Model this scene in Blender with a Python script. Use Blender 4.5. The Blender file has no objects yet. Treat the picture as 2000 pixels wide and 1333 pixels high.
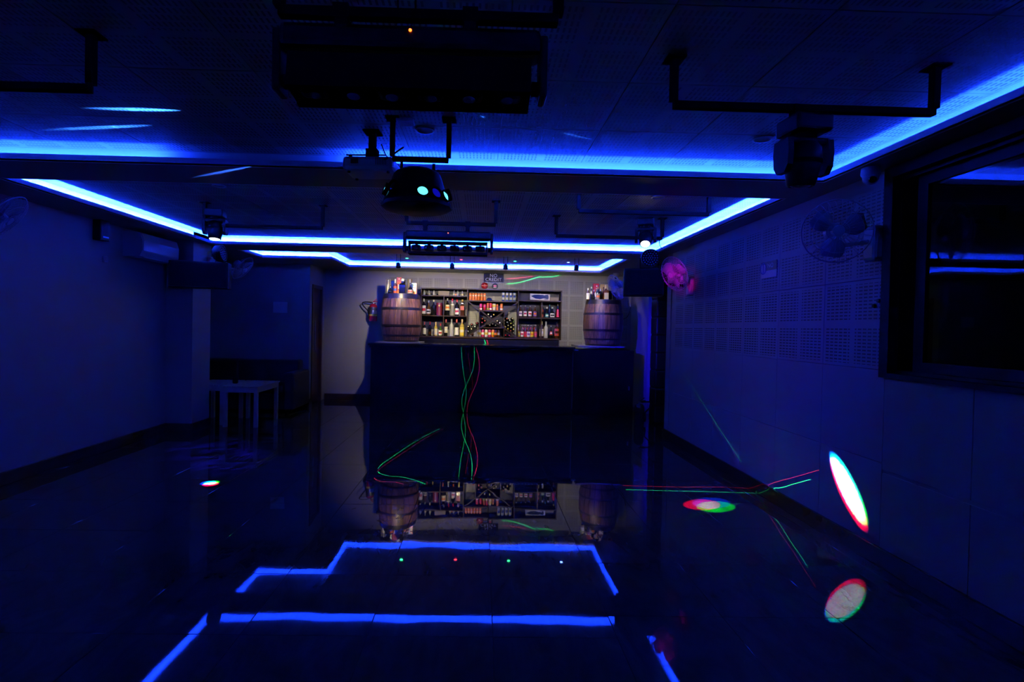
import bpy, bmesh, math, random
from mathutils import Vector, Matrix, Quaternion
random.seed(7)
SC = bpy.context.scene
COL = SC.collection
PI = math.pi

# ------------------------------------------------------------------ camera
CAM = Vector((0, 0, 1.48))
F = 1000.0                      # focal length in pixels of the 2000 px wide frame
PCX, PCY = 960.0, 655.0         # principal point
yaw, pitch, roll = math.atan(20 / F), math.atan(14 / F), 0.021
fwd = Vector((math.sin(yaw) * math.cos(pitch), math.cos(yaw) * math.cos(pitch), -math.sin(pitch)))
right0 = Vector((math.cos(yaw), -math.sin(yaw), 0))
up0 = right0.cross(fwd)
RGT = right0 * math.cos(roll) + up0 * math.sin(roll)
UPV = -right0 * math.sin(roll) + up0 * math.cos(roll)
cd = bpy.data.cameras.new('camera')
cam = bpy.data.objects.new('camera', cd)
COL.objects.link(cam)
M = Matrix((RGT, UPV, -fwd)).transposed().to_4x4()
M.translation = CAM
cam.matrix_world = M
cd.sensor_fit = 'HORIZONTAL'
cd.sensor_width = 36
cd.lens = 36 * F / 2000
cd.shift_x = (1000 - PCX) / 2000
cd.shift_y = -(666.5 - PCY) / 2000
cd.clip_start = 0.02
cd.clip_end = 100
SC.camera = cam

def ray(px, py):
    return fwd + RGT * ((px - PCX) / F) - UPV * ((py - PCY) / F)
def at(px, py, Y):              # the point seen at that pixel, at depth Y
    d = ray(px, py)
    return CAM + d * (Y / d.y)
def atx(px, py, X):
    d = ray(px, py)
    return CAM + d * (X / d.x)
def atz(px, py, Z=0.0):
    d = ray(px, py)
    return CAM + d * ((Z - CAM.z) / d.z)

# ------------------------------------------------------------------ world, view
w = bpy.data.worlds.new('night')
SC.world = w
w.use_nodes = True
w.node_tree.nodes['Background'].inputs[0].default_value = (0.0002, 0.0002, 0.0012, 1)
w.node_tree.nodes['Background'].inputs[1].default_value = 1
SC.view_settings.view_transform = 'Standard'
SC.view_settings.look = 'None'
SC.view_settings.exposure = 0
SC.view_settings.gamma = 1
SC.view_settings.use_curve_mapping = False

BLUE = (0.005, 0.034, 1.0)
FLOOD = (0.012, 0.004, 1.0)
WARM = (1.0, 0.85, 0.52)
LED_NEAR, LED_MID, LED_FAR = 460.0, 5500.0, 5500.0

def spot(name, loc, target, power, color, deg, blend=0.4, radius=0.01, parent=None):
    l = bpy.data.lights.new(name, 'SPOT')
    l.energy = power; l.color = color; l.spot_size = math.radians(deg); l.spot_blend = blend
    l.shadow_soft_size = radius
    o = bpy.data.objects.new(name, l)
    o.location = loc
    o.rotation_euler = (Vector(target) - Vector(loc)).to_track_quat('-Z', 'Y').to_euler()
    COL.objects.link(o)
    return o

DERBY = at(815, 372, 3.0)
# blue fill floods: first two thrown onto the long walls by the effect light
spot('blue_fill_flood', DERBY + Vector((0.24, 0.0, -0.16)), (2.6, 5.0, 1.25), 95.0, FLOOD, 74, 1.0, 0.05)
spot('blue_fill_flood', DERBY + Vector((-0.26, 0.0, -0.16)), (-4.2, 4.4, 1.3), 34.0, FLOOD, 84, 1.0, 0.05)
spot('blue_fill_flood', DERBY + Vector((0.0, 0.1, -0.22)), (0.2, 4.0, 0), 26.0, FLOOD, 105, 1.0, 0.05)  # added fill to raise the blue on the floor
spot('blue_fill_flood', (-.3, 4.85, 2.05), (2.98, 9.4, 1.1), 1300.0, FLOOD, 24, 1.0, 0.05)  # added fill below the middle batten, only to brighten the far right wall strip
# narrow blue beams raking the ceiling
for (px, py, Z, pw, dg) in ((280, 216, 2.675, 6000, 7), (215, 250, 2.675, 4500, 6), (942, 230, 2.675, 25, 7), (1120, 266, 2.675, 160, 6)):
    eb = spot('effect_beam', DERBY + (Vector((-0.23, -0.05, -0.02)) if px < 900 else Vector((.2, -.2, .1))), atz(px, py, Z), pw, (0.03, 0.20, 1.0), dg, 1.0, 0.003); eb.scale = (0.3, 1, 1)
eb = spot('effect_beam', DERBY + Vector((-0.22, .02, -0.03)), (-1.84, 3.70, 2.558), 2500, (0.03, 0.14, 1.0), 6, 1.0, 0.003); eb.scale = (0.3, 1, 1)

# ------------------------------------------------------------------ node helpers and materials
class NT:
    def __init__(s, nt): s.nt = nt
    def n(s, t, **kw):
        nd = s.nt.nodes.new(t)
        for k, v in kw.items(): setattr(nd, k, v)
        return nd
    def m(s, op, a, b=None, c=None, clamp=False):
        nd = s.nt.nodes.new('ShaderNodeMath'); nd.operation = op; nd.use_clamp = clamp
        for i, v in enumerate((a, b, c)):
            if v is None: continue
            if isinstance(v, (int, float)): nd.inputs[i].default_value = v
            else: s.nt.links.new(v, nd.inputs[i])
        return nd.outputs[0]
    def l(s, a, b): s.nt.links.new(a, b)

MATS = {}
def mat(name, color=(0.5, 0.5, 0.5), rough=0.5, metal=0.0, spec=0.5, emit=None, es=0.0, trans=0.0, coat=0.0, noise=0.0, nscale=20.0, ior=1.5):
    m = bpy.data.materials.new(name); m.use_nodes = True
    b = m.node_tree.nodes['Principled BSDF']
    b.inputs['Base Color'].default_value = (*color, 1)
    b.inputs['Roughness'].default_value = rough
    b.inputs['Metallic'].default_value = metal
    b.inputs['Specular IOR Level'].default_value = spec
    b.inputs['IOR'].default_value = ior
    b.inputs['Transmission Weight'].default_value = trans
    b.inputs['Coat Weight'].default_value = coat
    if emit:
        b.inputs['Emission Color'].default_value = (*emit, 1)
        b.inputs['Emission Strength'].default_value = es
    t = NT(m.node_tree)
    if noise > 0:
        tc = t.n('ShaderNodeTexCoord'); nz = t.n('ShaderNodeTexNoise'); nz.inputs['Scale'].default_value = nscale
        nz.inputs['Detail'].default_value = 4
        t.l(tc.outputs['Object'], nz.inputs['Vector'])
        mx = t.n('ShaderNodeMix', data_type='RGBA')
        mx.inputs[6].default_value = (*[c * (1 - noise) for c in color], 1)
        mx.inputs[7].default_value = (*[min(1, c * (1 + noise)) for c in color], 1)
        t.l(nz.outputs['Fac'], mx.inputs[0]); t.l(mx.outputs[2], b.inputs['Base Color'])
    MATS[name] = m
    return m

def perforated(name, slots, base=(0.42, 0.41, 0.38)):
    m = mat(name, (0.42, 0.41, 0.38), 0.55)
    t = NT(m.node_tree); b = m.node_tree.nodes['Principled BSDF']
    tc = t.n('ShaderNodeTexCoord'); sp = t.n('ShaderNodeSeparateXYZ'); t.l(tc.outputs['Object'], sp.inputs[0])
    X, Y = sp.outputs[0], sp.outputs[1]
    def cell(v, p): return t.m('ABSOLUTE', t.m('SUBTRACT', t.m('FRACT', t.m('ADD', t.m('DIVIDE', v, p), 100.0)), 0.5))
    pitch = (0.024, 0.046) if slots else (0.020, 0.020)
    half = (0.20, 0.36) if slots else (0.24, 0.24)
    hx = t.m('LESS_THAN', cell(X, pitch[0]), half[0]); hy = t.m('LESS_THAN', cell(Y, pitch[1]), half[1])
    # patches of holes with a plain margin round each
    px = t.m('LESS_THAN', cell(X, 0.3), 0.42); py = t.m('LESS_THAN', cell(Y, 0.3), 0.42)
    hole = t.m('MULTIPLY', t.m('MULTIPLY', hx, hy), t.m('MULTIPLY', px, py))
    nz = t.n('ShaderNodeTexNoise'); nz.inputs['Scale'].default_value = 3; t.l(tc.outputs['Object'], nz.inputs['Vector'])
    c1 = t.n('ShaderNodeMix', data_type='RGBA'); c1.inputs[6].default_value = (*[q * .93 for q in base], 1); c1.inputs[7].default_value = (*[q * 1.05 for q in base], 1)
    t.l(nz.outputs['Fac'], c1.inputs[0])
    mx = t.n('ShaderNodeMix', data_type='RGBA'); mx.inputs[7].default_value = (0.06, 0.06, 0.057, 1)
    t.l(c1.outputs[2], mx.inputs[6]); t.l(hole, mx.inputs[0]); t.l(mx.outputs[2], b.inputs['Base Color'])
    bp = t.n('ShaderNodeBump'); bp.inputs['Strength'].default_value = 0.4; bp.inputs['Distance'].default_value = 0.004
    t.l(t.m('SUBTRACT', 1.0, hole), bp.inputs['Height']); t.l(bp.outputs[0], b.inputs['Normal'])
    return m
M_SLOT = perforated('perforated_slots', True)
M_SLOTC = perforated('perforated_ceiling', True, (0.34, 0.335, 0.32))
M_HOLE = perforated('perforated_holes', False)
M_WALL = mat('wall_paint', (0.40, 0.39, 0.37), 0.42, noise=0.05, nscale=3)
M_SOFF = mat('soffit_paint', (0.22, 0.22, 0.215), 0.45, noise=0.05, nscale=2)
M_CEIL = mat('ceiling_paint', (0.25, 0.25, 0.24), 0.6)
M_COVE = mat('cove_white', (0.85, 0.85, 0.84), 0.6)
M_SKIRT = mat('skirting', (0.05, 0.022, 0.014), 0.22, noise=0.3, nscale=8)
M_BLACK = mat('black_plastic', (0.005, 0.005, 0.005), 0.5, spec=.15, noise=0.2, nscale=30)
M_BLACKM = mat('black_metal', (0.005, 0.005, 0.005), 0.5, spec=0.0)
M_BLACKG = mat('black_gloss', (0.010, 0.010, 0.012), 0.12)
M_COUNTER = mat('counter_laminate', (0.006, 0.0055, 0.006), 0.35, spec=.15, noise=0.25, nscale=12)
M_STEEL = mat('steel', (0.5, 0.5, 0.52), 0.28, metal=1.0)
M_WHITE = mat('white_plastic', (0.5, 0.5, 0.5), 0.4)
M_WOODW = mat('white_slat_wood', (0.55, 0.47, 0.42), 0.4, noise=0.15, nscale=15)
M_SOFA = mat('dark_leather', (0.018, 0.012, 0.010), 0.45, noise=0.3, nscale=9)
M_DOORW = mat('door_wood', (0.10, 0.028, 0.016), 0.35, noise=0.3, nscale=6)
M_SHELF = mat('shelf_wood', (0.034, 0.015, 0.009), 0.4, spec=.25, noise=0.35, nscale=25)
M_HOOP = mat('hoop_iron', (0.035, 0.030, 0.027), 0.36, metal=0.7, noise=0.3, nscale=14)
M_GLASS = mat('window_glass', (0.9, 0.95, 0.95), 0.01, trans=1.0, ior=1.5)
M_LEATH = mat('padded_leatherette', (0.03, 0.018, 0.012), 0.32, noise=0.3, nscale=12)
def col(name, c, r=0.35, metal=0.0, **k):
    return MATS.get(name) or mat(name, c, r, metal, **k)

def floor_material():
    m = mat('floor_tile', (0.2, 0.2, 0.2), 0.035, spec=0.5)
    t = NT(m.node_tree); b = m.node_tree.nodes['Principled BSDF']
    g = t.n('ShaderNodeNewGeometry'); oi = t.n('ShaderNodeObjectInfo')
    ad = t.n('ShaderNodeVectorMath', operation='ADD'); sc = t.n('ShaderNodeVectorMath', operation='SCALE')
    cx = t.n('ShaderNodeCombineXYZ'); t.l(oi.outputs['Random'], cx.inputs[0]); t.l(oi.outputs['Random'], cx.inputs[1])
    t.l(cx.outputs[0], sc.inputs[0]); sc.inputs['Scale'].default_value = 23
    t.l(g.outputs['Position'], ad.inputs[0]); t.l(sc.outputs[0], ad.inputs[1])
    mp = t.n('ShaderNodeMapping'); mp.inputs['Scale'].default_value = (3.0, 1.1, 1); mp.inputs['Rotation'].default_value = (0, 0, 0.5)
    t.l(ad.outputs[0], mp.inputs[0])
    n1 = t.n('ShaderNodeTexNoise'); n1.inputs['Scale'].default_value = 2.2; n1.inputs['Detail'].default_value = 8; n1.inputs['Roughness'].default_value = 0.62; n1.inputs['Distortion'].default_value = 1.2
    t.l(mp.outputs[0], n1.inputs['Vector'])
    cr = t.n('ShaderNodeValToRGB'); e = cr.color_ramp.elements
    e[0].position = 0.3; e[0].color = (0.040, 0.036, 0.036, 1); e[1].position = 0.75; e[1].color = (0.085, 0.08, 0.077, 1)
    t.l(n1.outputs['Fac'], cr.inputs[0]); t.l(cr.outputs[0], b.inputs['Base Color'])
    n2 = t.n('ShaderNodeTexNoise'); n2.inputs['Scale'].default_value = 4.5; n2.inputs['Detail'].default_value = 2
    t.l(g.outputs['Position'], n2.inputs['Vector'])
    r = t.m('ADD', t.m('MULTIPLY', n2.outputs['Fac'], 0.02), 0.010); t.l(r, b.inputs['Roughness'])
    n3 = t.n('ShaderNodeTexNoise'); n3.inputs['Scale'].default_value = 2.6; n3.inputs['Detail'].default_value = 1
    t.l(ad.outputs[0], n3.inputs['Vector'])
    bp = t.n('ShaderNodeBump'); bp.inputs['Strength'].default_value = 0.5; bp.inputs['Distance'].default_value = 0.0016
    t.l(n3.outputs['Fac'], bp.inputs['Height']); t.l(bp.outputs[0], b.inputs['Normal'])
    return m
M_TILE = floor_material()
M_GROUT = mat('grout', (0.012, 0.011, 0.010), 0.8)

def barrel_wood():
    m = mat('barrel_oak', (0.12, 0.06, 0.03), 0.42)
    t = NT(m.node_tree); b = m.node_tree.nodes['Principled BSDF']
    tc = t.n('ShaderNodeTexCoord'); oi = t.n('ShaderNodeObjectInfo')
    mp = t.n('ShaderNodeMapping'); mp.inputs['Scale'].default_value = (22, 22, 1.6)
    t.l(tc.outputs['Object'], mp.inputs[0])
    n = t.n('ShaderNodeTexNoise'); n.inputs['Scale'].default_value = 1.6; n.inputs['Detail'].default_value = 6; t.l(mp.outputs[0], n.inputs[0])
    cr = t.n('ShaderNodeValToRGB'); e = cr.color_ramp.elements
    e[0].position = 0.32; e[0].color = (0.045, 0.018, 0.008, 1); e[1].position = 0.72; e[1].color = (0.26, 0.125, 0.055, 1)
    t.l(n.outputs['Fac'], cr.inputs[0])
    hs = t.n('ShaderNodeHueSaturation'); t.l(cr.outputs[0], hs.inputs['Color'])
    t.l(t.m('ADD', t.m('MULTIPLY', oi.outputs['Random'], 0.7), 0.6), hs.inputs['Value'])
    t.l(hs.outputs[0], b.inputs['Base Color'])
    return m
M_OAK = barrel_wood()

# ------------------------------------------------------------------ mesh helpers
def wloc(o):
    v = Vector((0, 0, 0))
    while o is not None:
        v += o.location; o = o.parent
    return v
def link(name, me, parent=None):
    o = bpy.data.objects.new(name, me); COL.objects.link(o)
    if parent is not None: o.parent = parent
    return o
def tag(o, label=None, cat=None, group=None, kind=None):
    if label: o['label'] = label
    if cat: o['category'] = cat
    if group: o['group'] = group
    if kind: o['kind'] = kind
    return o
def thing(name, loc, label, cat, group=None, rot=(0, 0, 0)):
    o = bpy.data.objects.new(name, None); COL.objects.link(o)
    o.location = loc; o.rotation_euler = rot; o.empty_display_size = 0.05
    return tag(o, label, cat, group)

class MB:
    def __init__(s): s.v = []; s.f = []; s.smooth = False
    def box(s, x0, x1, y0, y1, z0, z1, T=None, bevel=0.0):
        if bevel > 0:
            b = bevel; bm = bmesh.new(); bmesh.ops.create_cube(bm, size=1)
            for v in bm.verts: v.co = Vector(((x0 + x1) / 2 + v.co.x * (x1 - x0), (y0 + y1) / 2 + v.co.y * (y1 - y0), (z0 + z1) / 2 + v.co.z * (z1 - z0)))
            bmesh.ops.bevel(bm, geom=list(bm.edges), offset=b, segments=2, affect='EDGES', profile=0.5)
            s.addbm(bm, T); return s
        n = len(s.v)
        c = [(x0, y0, z0), (x1, y0, z0), (x1, y1, z0), (x0, y1, z0), (x0, y0, z1), (x1, y0, z1), (x1, y1, z1), (x0, y1, z1)]
        s.v += [(T @ Vector(p)) if T else Vector(p) for p in c]
        s.f += [tuple(n + i for i in q) for q in ((0, 3, 2, 1), (4, 5, 6, 7), (0, 1, 5, 4), (1, 2, 6, 5), (2, 3, 7, 6), (3, 0, 4, 7))]
        return s
    def addbm(s, bm, T=None):
        n = len(s.v); bm.verts.ensure_lookup_table()
        for i, v in enumerate(bm.verts): v.index = i
        s.v += [(T @ v.co) if T else v.co.copy() for v in bm.verts]
        s.f += [tuple(n + v.index for v in f.verts) for f in bm.faces]
        bm.free(); return s
    def lathe(s, prof, c=(0, 0, 0), seg=16, T=None, a0=0.0, a1=2 * PI):
        n = len(s.v); full = abs(a1 - a0 - 2 * PI) < 1e-6
        k = seg if full else seg + 1; cx, cy, cz = c
        for (r, z) in prof:
            for i in range(k):
                a = a0 + (a1 - a0) * i / seg
                p = Vector((cx + r * math.cos(a), cy + r * math.sin(a), cz + z))
                s.v.append((T @ p) if T else p)
        for j in range(len(prof) - 1):
            for i in range(seg):
                i2 = (i + 1) % k if full else i + 1
                s.f.append((n + j * k + i, n + j * k + i2, n + (j + 1) * k + i2, n + (j + 1) * k + i))
        s.smooth = True
        return s
    def disc(s, r, c=(0, 0, 0), seg=20, T=None):
        n = len(s.v)
        for i in range(seg):
            a = 2 * PI * i / seg
            p = Vector((c[0] + r * math.cos(a), c[1] + r * math.sin(a), c[2])); s.v.append((T @ p) if T else p)
        s.f.append(tuple(n + i for i in range(seg)))
        return s
    def tube(s, pts, r, seg=6, closed=False):
        pts = [Vector(p) for p in pts]; n0 = len(s.v); N = len(pts)
        ref = None
        for i, p in enumerate(pts):
            a = pts[(i - 1) % N] if (closed or i > 0) else p
            b = pts[(i + 1) % N] if (closed or i < N - 1) else p
            d = (b - a).normalized()
            if ref is None: ref = d.orthogonal().normalized()
            u = (ref - d * ref.dot(d)).normalized(); ref = u; v = d.cross(u)
            for k in range(seg):
                t = 2 * PI * k / seg
                s.v.append(p + u * (r * math.cos(t)) + v * (r * math.sin(t)))
        for i in range(N if closed else N - 1):
            j = (i + 1) % N
            for k in range(seg):
                k2 = (k + 1) % seg
                s.f.append((n0 + i * seg + k, n0 + i * seg + k2, n0 + j * seg + k2, n0 + j * seg + k))
        if not closed:
            s.f.append(tuple(n0 + k for k in range(seg - 1, -1, -1)))
            s.f.append(tuple(n0 + (N - 1) * seg + k for k in range(seg)))
        s.smooth = True
        return s
    def poly(s, pts):
        n = len(s.v); s.v += [Vector(p) for p in pts]; s.f.append(tuple(range(n, n + len(pts)))); return s
    def prism(s, pts2, axis, a, b):      # pts2 extruded along an axis between a and b
        n = len(s.v); k = len(pts2)
        def mk(p, c):
            return Vector({'x': (c, p[0], p[1]), 'y': (p[0], c, p[1]), 'z': (p[0], p[1], c)}[axis])
        s.v += [mk(p, a) for p in pts2] + [mk(p, b) for p in pts2]
        s.f.append(tuple(n + i for i in range(k))); s.f.append(tuple(n + k + i for i in range(k - 1, -1, -1)))
        for i in range(k):
            j = (i + 1) % k; s.f.append((n + j, n + i, n + k + i, n + k + j))
        return s
    def mesh(s, name, m, fix=True):
        me = bpy.data.meshes.new(name); me.from_pydata([tuple(v) for v in s.v], [], s.f); me.materials.append(m)
        if fix:
            bm = bmesh.new(); bm.from_mesh(me); bmesh.ops.recalc_face_normals(bm, faces=bm.faces); bm.to_mesh(me); bm.free()
        if s.smooth:
            me.polygons.foreach_set('use_smooth', [True] * len(me.polygons))
            try: me.set_sharp_from_angle(angle=math.radians(40))
            except Exception: pass
        return me
    def build(s, name, m, parent=None, world=False):
        if world:
            off = wloc(parent) if parent else Vector((0, 0, 0))
            s.v = [v - off for v in s.v]
        return link(name, s.mesh(name, m), parent)

def single(name, mb, m, label, cat, origin, group=None):     # a thing that is one mesh, built in world space
    origin = Vector(origin); mb.v = [v - origin for v in mb.v]
    o = link(name, mb.mesh(name, m)); o.location = origin
    return tag(o, label, cat, group)

def text_mesh(body, size, name, m, parent, Mx, extrude=0.0008, align='CENTER'):
    cu = bpy.data.curves.new('txt', 'FONT'); cu.body = body; cu.size = size; cu.extrude = extrude; cu.align_x = align; cu.align_y = 'CENTER'
    cu.resolution_u = 3; cu.space_character = 1.05
    o = bpy.data.objects.new('txt', cu); COL.objects.link(o)
    dg = bpy.context.evaluated_depsgraph_get()
    me = bpy.data.meshes.new_from_object(o.evaluated_get(dg)); me.name = name
    bpy.data.objects.remove(o); me.materials.clear(); me.materials.append(m)
    t = link(name, me, parent); t.matrix_local = Mx
    return t

# ------------------------------------------------------------------ room shell
XL, XR, YB, ZS, ZC = -4.2, 2.6, 10.17, 2.558, 2.68
YN = -2.4
def S(o): return tag(o, kind='structure')

# floor: grout bed with separate tiles
fl = S(MB().box(-5.4, 3.3, YN, YB + .2, -0.06, -0.004).build('floor', M_GROUT))
tb = MB(); bm = bmesh.new(); bmesh.ops.create_cube(bm, size=1)
for v in bm.verts: v.co = Vector((v.co.x * 0.5975, v.co.y * 0.5975, v.co.z * 0.006 - 0.003))
top_e = [e for e in bm.edges if all(v.co.z > -0.001 for v in e.verts)]
bmesh.ops.bevel(bm, geom=top_e, offset=0.0012, segments=1, affect='EDGES')
tb.addbm(bm); tile_me = tb.mesh('tile', M_TILE)
x_first = -0.515
for i in range(-8, 6):
    for j in range(-1, 18):
        cx = x_first + 0.6 * i + 0.3
        cy = (0.33 if i < 2 else 0.52) + 0.6 * j
        if cy < 0.3 or cy > YB + .2 or cx > 3.3 or cx < -5.4: continue
        o = link('tile', tile_me, fl)
        o.location = (cx, cy, random.uniform(-0.0004, 0.0002))
        o.rotation_euler = (random.uniform(-.0011, .0011), random.uniform(-.0011, .0011), 0)
nearf = MB().box(-5.4, 3.3, YN, 0.04, -0.006, -0.0005).build('tile_bed', M_TILE, fl)

# walls
WT = 0.12
wl = S(MB().box(XL - WT, XL, YN, 6.9, 0, 2.8).build('wall_left', M_WALL))
wlc = S(MB().box(XL - WT, -3.85, 6.9, 7.35, 0, 2.8).box(-5.3, XL - WT, 7.2, 7.35, 0, 2.8).build('wall_column', M_WALL))
wla = S(MB().box(-5.3 - WT, -5.3, 7.2, 9.29, 0, 2.8).build('wall_alcove_left', M_WALL))
wab = S(MB().box(-5.42, -3.1, 9.29, 9.29 + WT, 0, 2.8).build('wall_alcove_back', M_WALL))
# side wall with the brown door
DY0, DY1, DZ = 9.46, 9.96, 2.16
wd = S(MB().box(-3.1 - WT, -3.1, 9.29 + WT, DY0, 0, 2.8).box(-3.1 - WT, -3.1, DY1, YB, 0, 2.8).box(-3.1 - WT, -3.1, DY0, DY1, DZ, 2.8).build('wall_door_side', M_WALL))
wb = S(MB().box(-3.22, 3.3, YB, YB + WT, 0, 2.8).build('wall_back', M_WALL))
wrb = S(MB().box(2.98, 3.3, 9.1, YB, 0, 2.8).build('wall_right_back', M_WALL))
wra = S(MB().box(3.15, 3.3, 7.15, 9.1, 0, 2.8).build('wall_right_alcove', M_WALL))
# right wall with the window opening
WY0, WY1, WZ0, WZ1 = 1.55, 3.19, 1.245, 2.48
wr = S(MB().box(2.61, 2.61 + .16, YN, WY0, 0, 2.8).box(2.61, 2.77, WY1, 7.0, 0, 2.8).box(2.61, 2.77, WY0, WY1, 0, WZ0).box(2.61, 2.77, WY0, WY1, WZ1, 2.8)
       .box(2.60, 3.3, 7.0, 7.15, 0, 2.8).build('wall_right', M_WALL))
wf = S(MB().box(-4.4, 3.3, YN - WT, YN, 0, 2.8).build('wall_front', M_WALL))

# panels: one thin plate mesh per material, local XY
def plate(m, sx, sy, name):
    p = MB(); bm = bmesh.new(); bmesh.ops.create_cube(bm, size=1)
    for v in bm.verts: v.co = Vector((v.co.x * (sx - .003), v.co.y * (sy - .003), v.co.z * .01 - .005))
    te = [e for e in bm.edges if all(v.co.z > -0.001 for v in e.verts)]
    bmesh.ops.bevel(bm, geom=te, offset=0.0015, segments=1, affect='EDGES')
    p.addbm(bm); return p.mesh(name, m)
pl_slot = plate(M_SLOT, .6, .6, 'panel_slot'); pl_ceil = plate(M_SLOTC, .6, .6, 'panel_ceiling'); pl_hole = plate(M_HOLE, .6, .6, 'panel_hole'); pl_plain = plate(M_WALL, .6, .6, 'panel_plain')
R_RIGHT = Matrix(((0, 0, -1), (0, 1, 0), (1, 0, 0))).to_4x4()
R_BACK = Matrix(((1, 0, 0), (0, 0, -1), (0, 1, 0))).to_4x4()
R_CEIL = Matrix(((1, 0, 0), (0, -1, 0), (0, 0, -1))).to_4x4()
def put_panel(me, parent, R, loc, sc=(1, 1, 1)):
    o = link('panel', me, parent); o.matrix_local = Matrix.Translation(loc) @ R @ Matrix.Diagonal((*sc, 1)); return o
# right wall: perforated above, plain below
for j in range(0, 7):
    cy = 3.24 + .3 + .6 * j
    if cy + .3 > 7.02: break
    for k in range(4):
        cz = 0.3 + .6 * k
        h = .6
        me = pl_slot if cz > 1.3 else pl_plain
        put_panel(me, wr, R_RIGHT, (2.60, cy, cz + .06))
for j in range(0, 6):
    cy = 3.24 - .3 - .6 * j
    if cy < YN + .3: break
    for k in range(2):
        put_panel(pl_plain, wr, R_RIGHT, (2.60, cy, .3 + .6 * k + .02 * k))
# back wall: perforated from the bar leftwards end, plain by the door
for i in range(10):
    cx = -3.09 + .3 + .6 * i
    for k in range(4):
        me = pl_plain if (i < 2 or k == 0) else pl_hole
        put_panel(me, wb, R_BACK, (cx + .02, YB - .0005, .3 + .6 * k + .06))

# ceiling slab + coves
ce = S(MB().box(-5.5, 3.4, YN - .1, YB + .2, 2.80, 2.86).build('ceiling', M_CEIL))
recess = [
    [(-3.75, -1.9), (2.39, -1.9), (2.39, 3.58), (-3.75, 3.58)],
    [(-3.75, 4.05), (2.39, 4.05), (2.39, 7.2), (-3.75, 7.2)],
    [(-3.64, 7.7), (2.22, 7.7), (2.22, 9.65), (-2.5, 9.65), (-2.5, 8.55), (-3.64, 8.55)],
]
def offs(P, o):
    n = len(P); out = []
    for i in range(n):
        a, b, c = Vector(P[i - 1]), Vector(P[i]), Vector(P[(i + 1) % n])
        n1 = Vector(((b - a).y, -(b - a).x)).normalized(); n2 = Vector(((c - b).y, -(c - b).x)).normalized()
        out.append(b + (n1 + n2) * o)
    return out
def inside(P, x, y):
    r = False; n = len(P)
    for i in range(n):
        (x1, y1), (x2, y2) = P[i], P[(i + 1) % n]
        if (y1 > y) != (y2 > y) and x < (x2 - x1) * (y - y1) / (y2 - y1) + x1: r = not r
    return r
xs = sorted({-5.3, 3.2, -4.2, *[p[0] for P in recess for p in P]}); ys = sorted({YN, YB, *[p[1] for P in recess for p in P]})
sf = MB()
for yi in range(len(ys) - 1):
    run = None
    for xi in range(len(xs) - 1):
        cx, cy = (xs[xi] + xs[xi + 1]) / 2, (ys[yi] + ys[yi + 1]) / 2
        solid = not any(inside(P, cx, cy) for P in recess)
        if solid:
            run = (run[0] if run else xs[xi], xs[xi + 1])
        if (not solid or xi == len(xs) - 2) and run:
            sf.box(run[0], run[1], ys[yi], ys[yi + 1], ZS, ZS + .012); run = None
sf.build('soffit', M_SOFF, ce, world=True)
M_LED = [mat('led_blue_near', (.8, .8, .8), emit=BLUE, es=LED_NEAR), mat('led_blue_mid', (.8, .8, .8), emit=BLUE, es=LED_MID), mat('led_blue_far', (.8, .8, .8), emit=BLUE, es=LED_FAR)]
LIP = .05; CV = .10
def ringwall(P, o0, o1, z0, z1, skip=()):
    A, B = offs(P, o0), offs(P, o1); out = []
    for i in range(len(P)):
        j = (i + 1) % len(P)
        m = MB(); m.prism([A[i], A[j], B[j], B[i]], 'z', z0, z1); out.append(m)
    return out
for ri, P in enumerate(recess):
    for m in ringwall(P, 0, .012, ZS - .001, ZS + LIP): m.build('cove_lip', M_COVE, ce, world=True)
    for m in ringwall(P, CV, CV + .012, ZS + .012, ZC + .02): m.build('cove_back', M_COVE, ce, world=True)
    for ei, m in enumerate(ringwall(P, .035, .047, ZS + .014, ZS + .020)):
        if ri == 0 and ei == 2:
            # the near cove's far run is dead over a stretch to the left of the projector
            for (xa, xb) in ((2.42, -0.95), (-2.25, -3.78)):
                MB().box(xb, xa, 3.58 + .035, 3.58 + .047, ZS + .014, ZS + .020).build('led_strip', M_LED[0], ce, world=True)
            continue
        m.build('led_strip', M_LED[ri], ce, world=True)
    # panelled ceiling over the opening
    x0, x1 = min(p[0] for p in P) - CV, max(p[0] for p in P) + CV
    y0, y1 = min(p[1] for p in P) - CV, max(p[1] for p in P) + CV
    MB().box(x0, x1, y0, y1, ZC + .012, ZC + .02).build('ceiling_board', M_CEIL, ce, world=True)
    ny = math.ceil((y1 - max(y0, .3)) / .6)
    for i in range(math.ceil((x1 - x0) / .6)):
        for j in range(ny):
            cx = x1 - .3 - .6 * i; cy = y1 - .3 - .6 * j
            if ri == 2 and cx + .25 < -2.6 and cy - .25 > 8.65: continue
            sx = 1.0; lx = cx
            if cx - .3 < x0: wdt = cx + .3 - x0; sx = wdt / .6; lx = x0 + wdt / 2
            sy = 1.0; ly = cy
            if cy - .3 < max(y0, -9): hgt = cy + .3 - y0; sy = hgt / .6; ly = y0 + hgt / 2
            if sx < .05 or sy < .05: continue
            put_panel(pl_ceil, ce, R_CEIL, (lx, ly, ZC), (sx, sy, 1))

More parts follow.
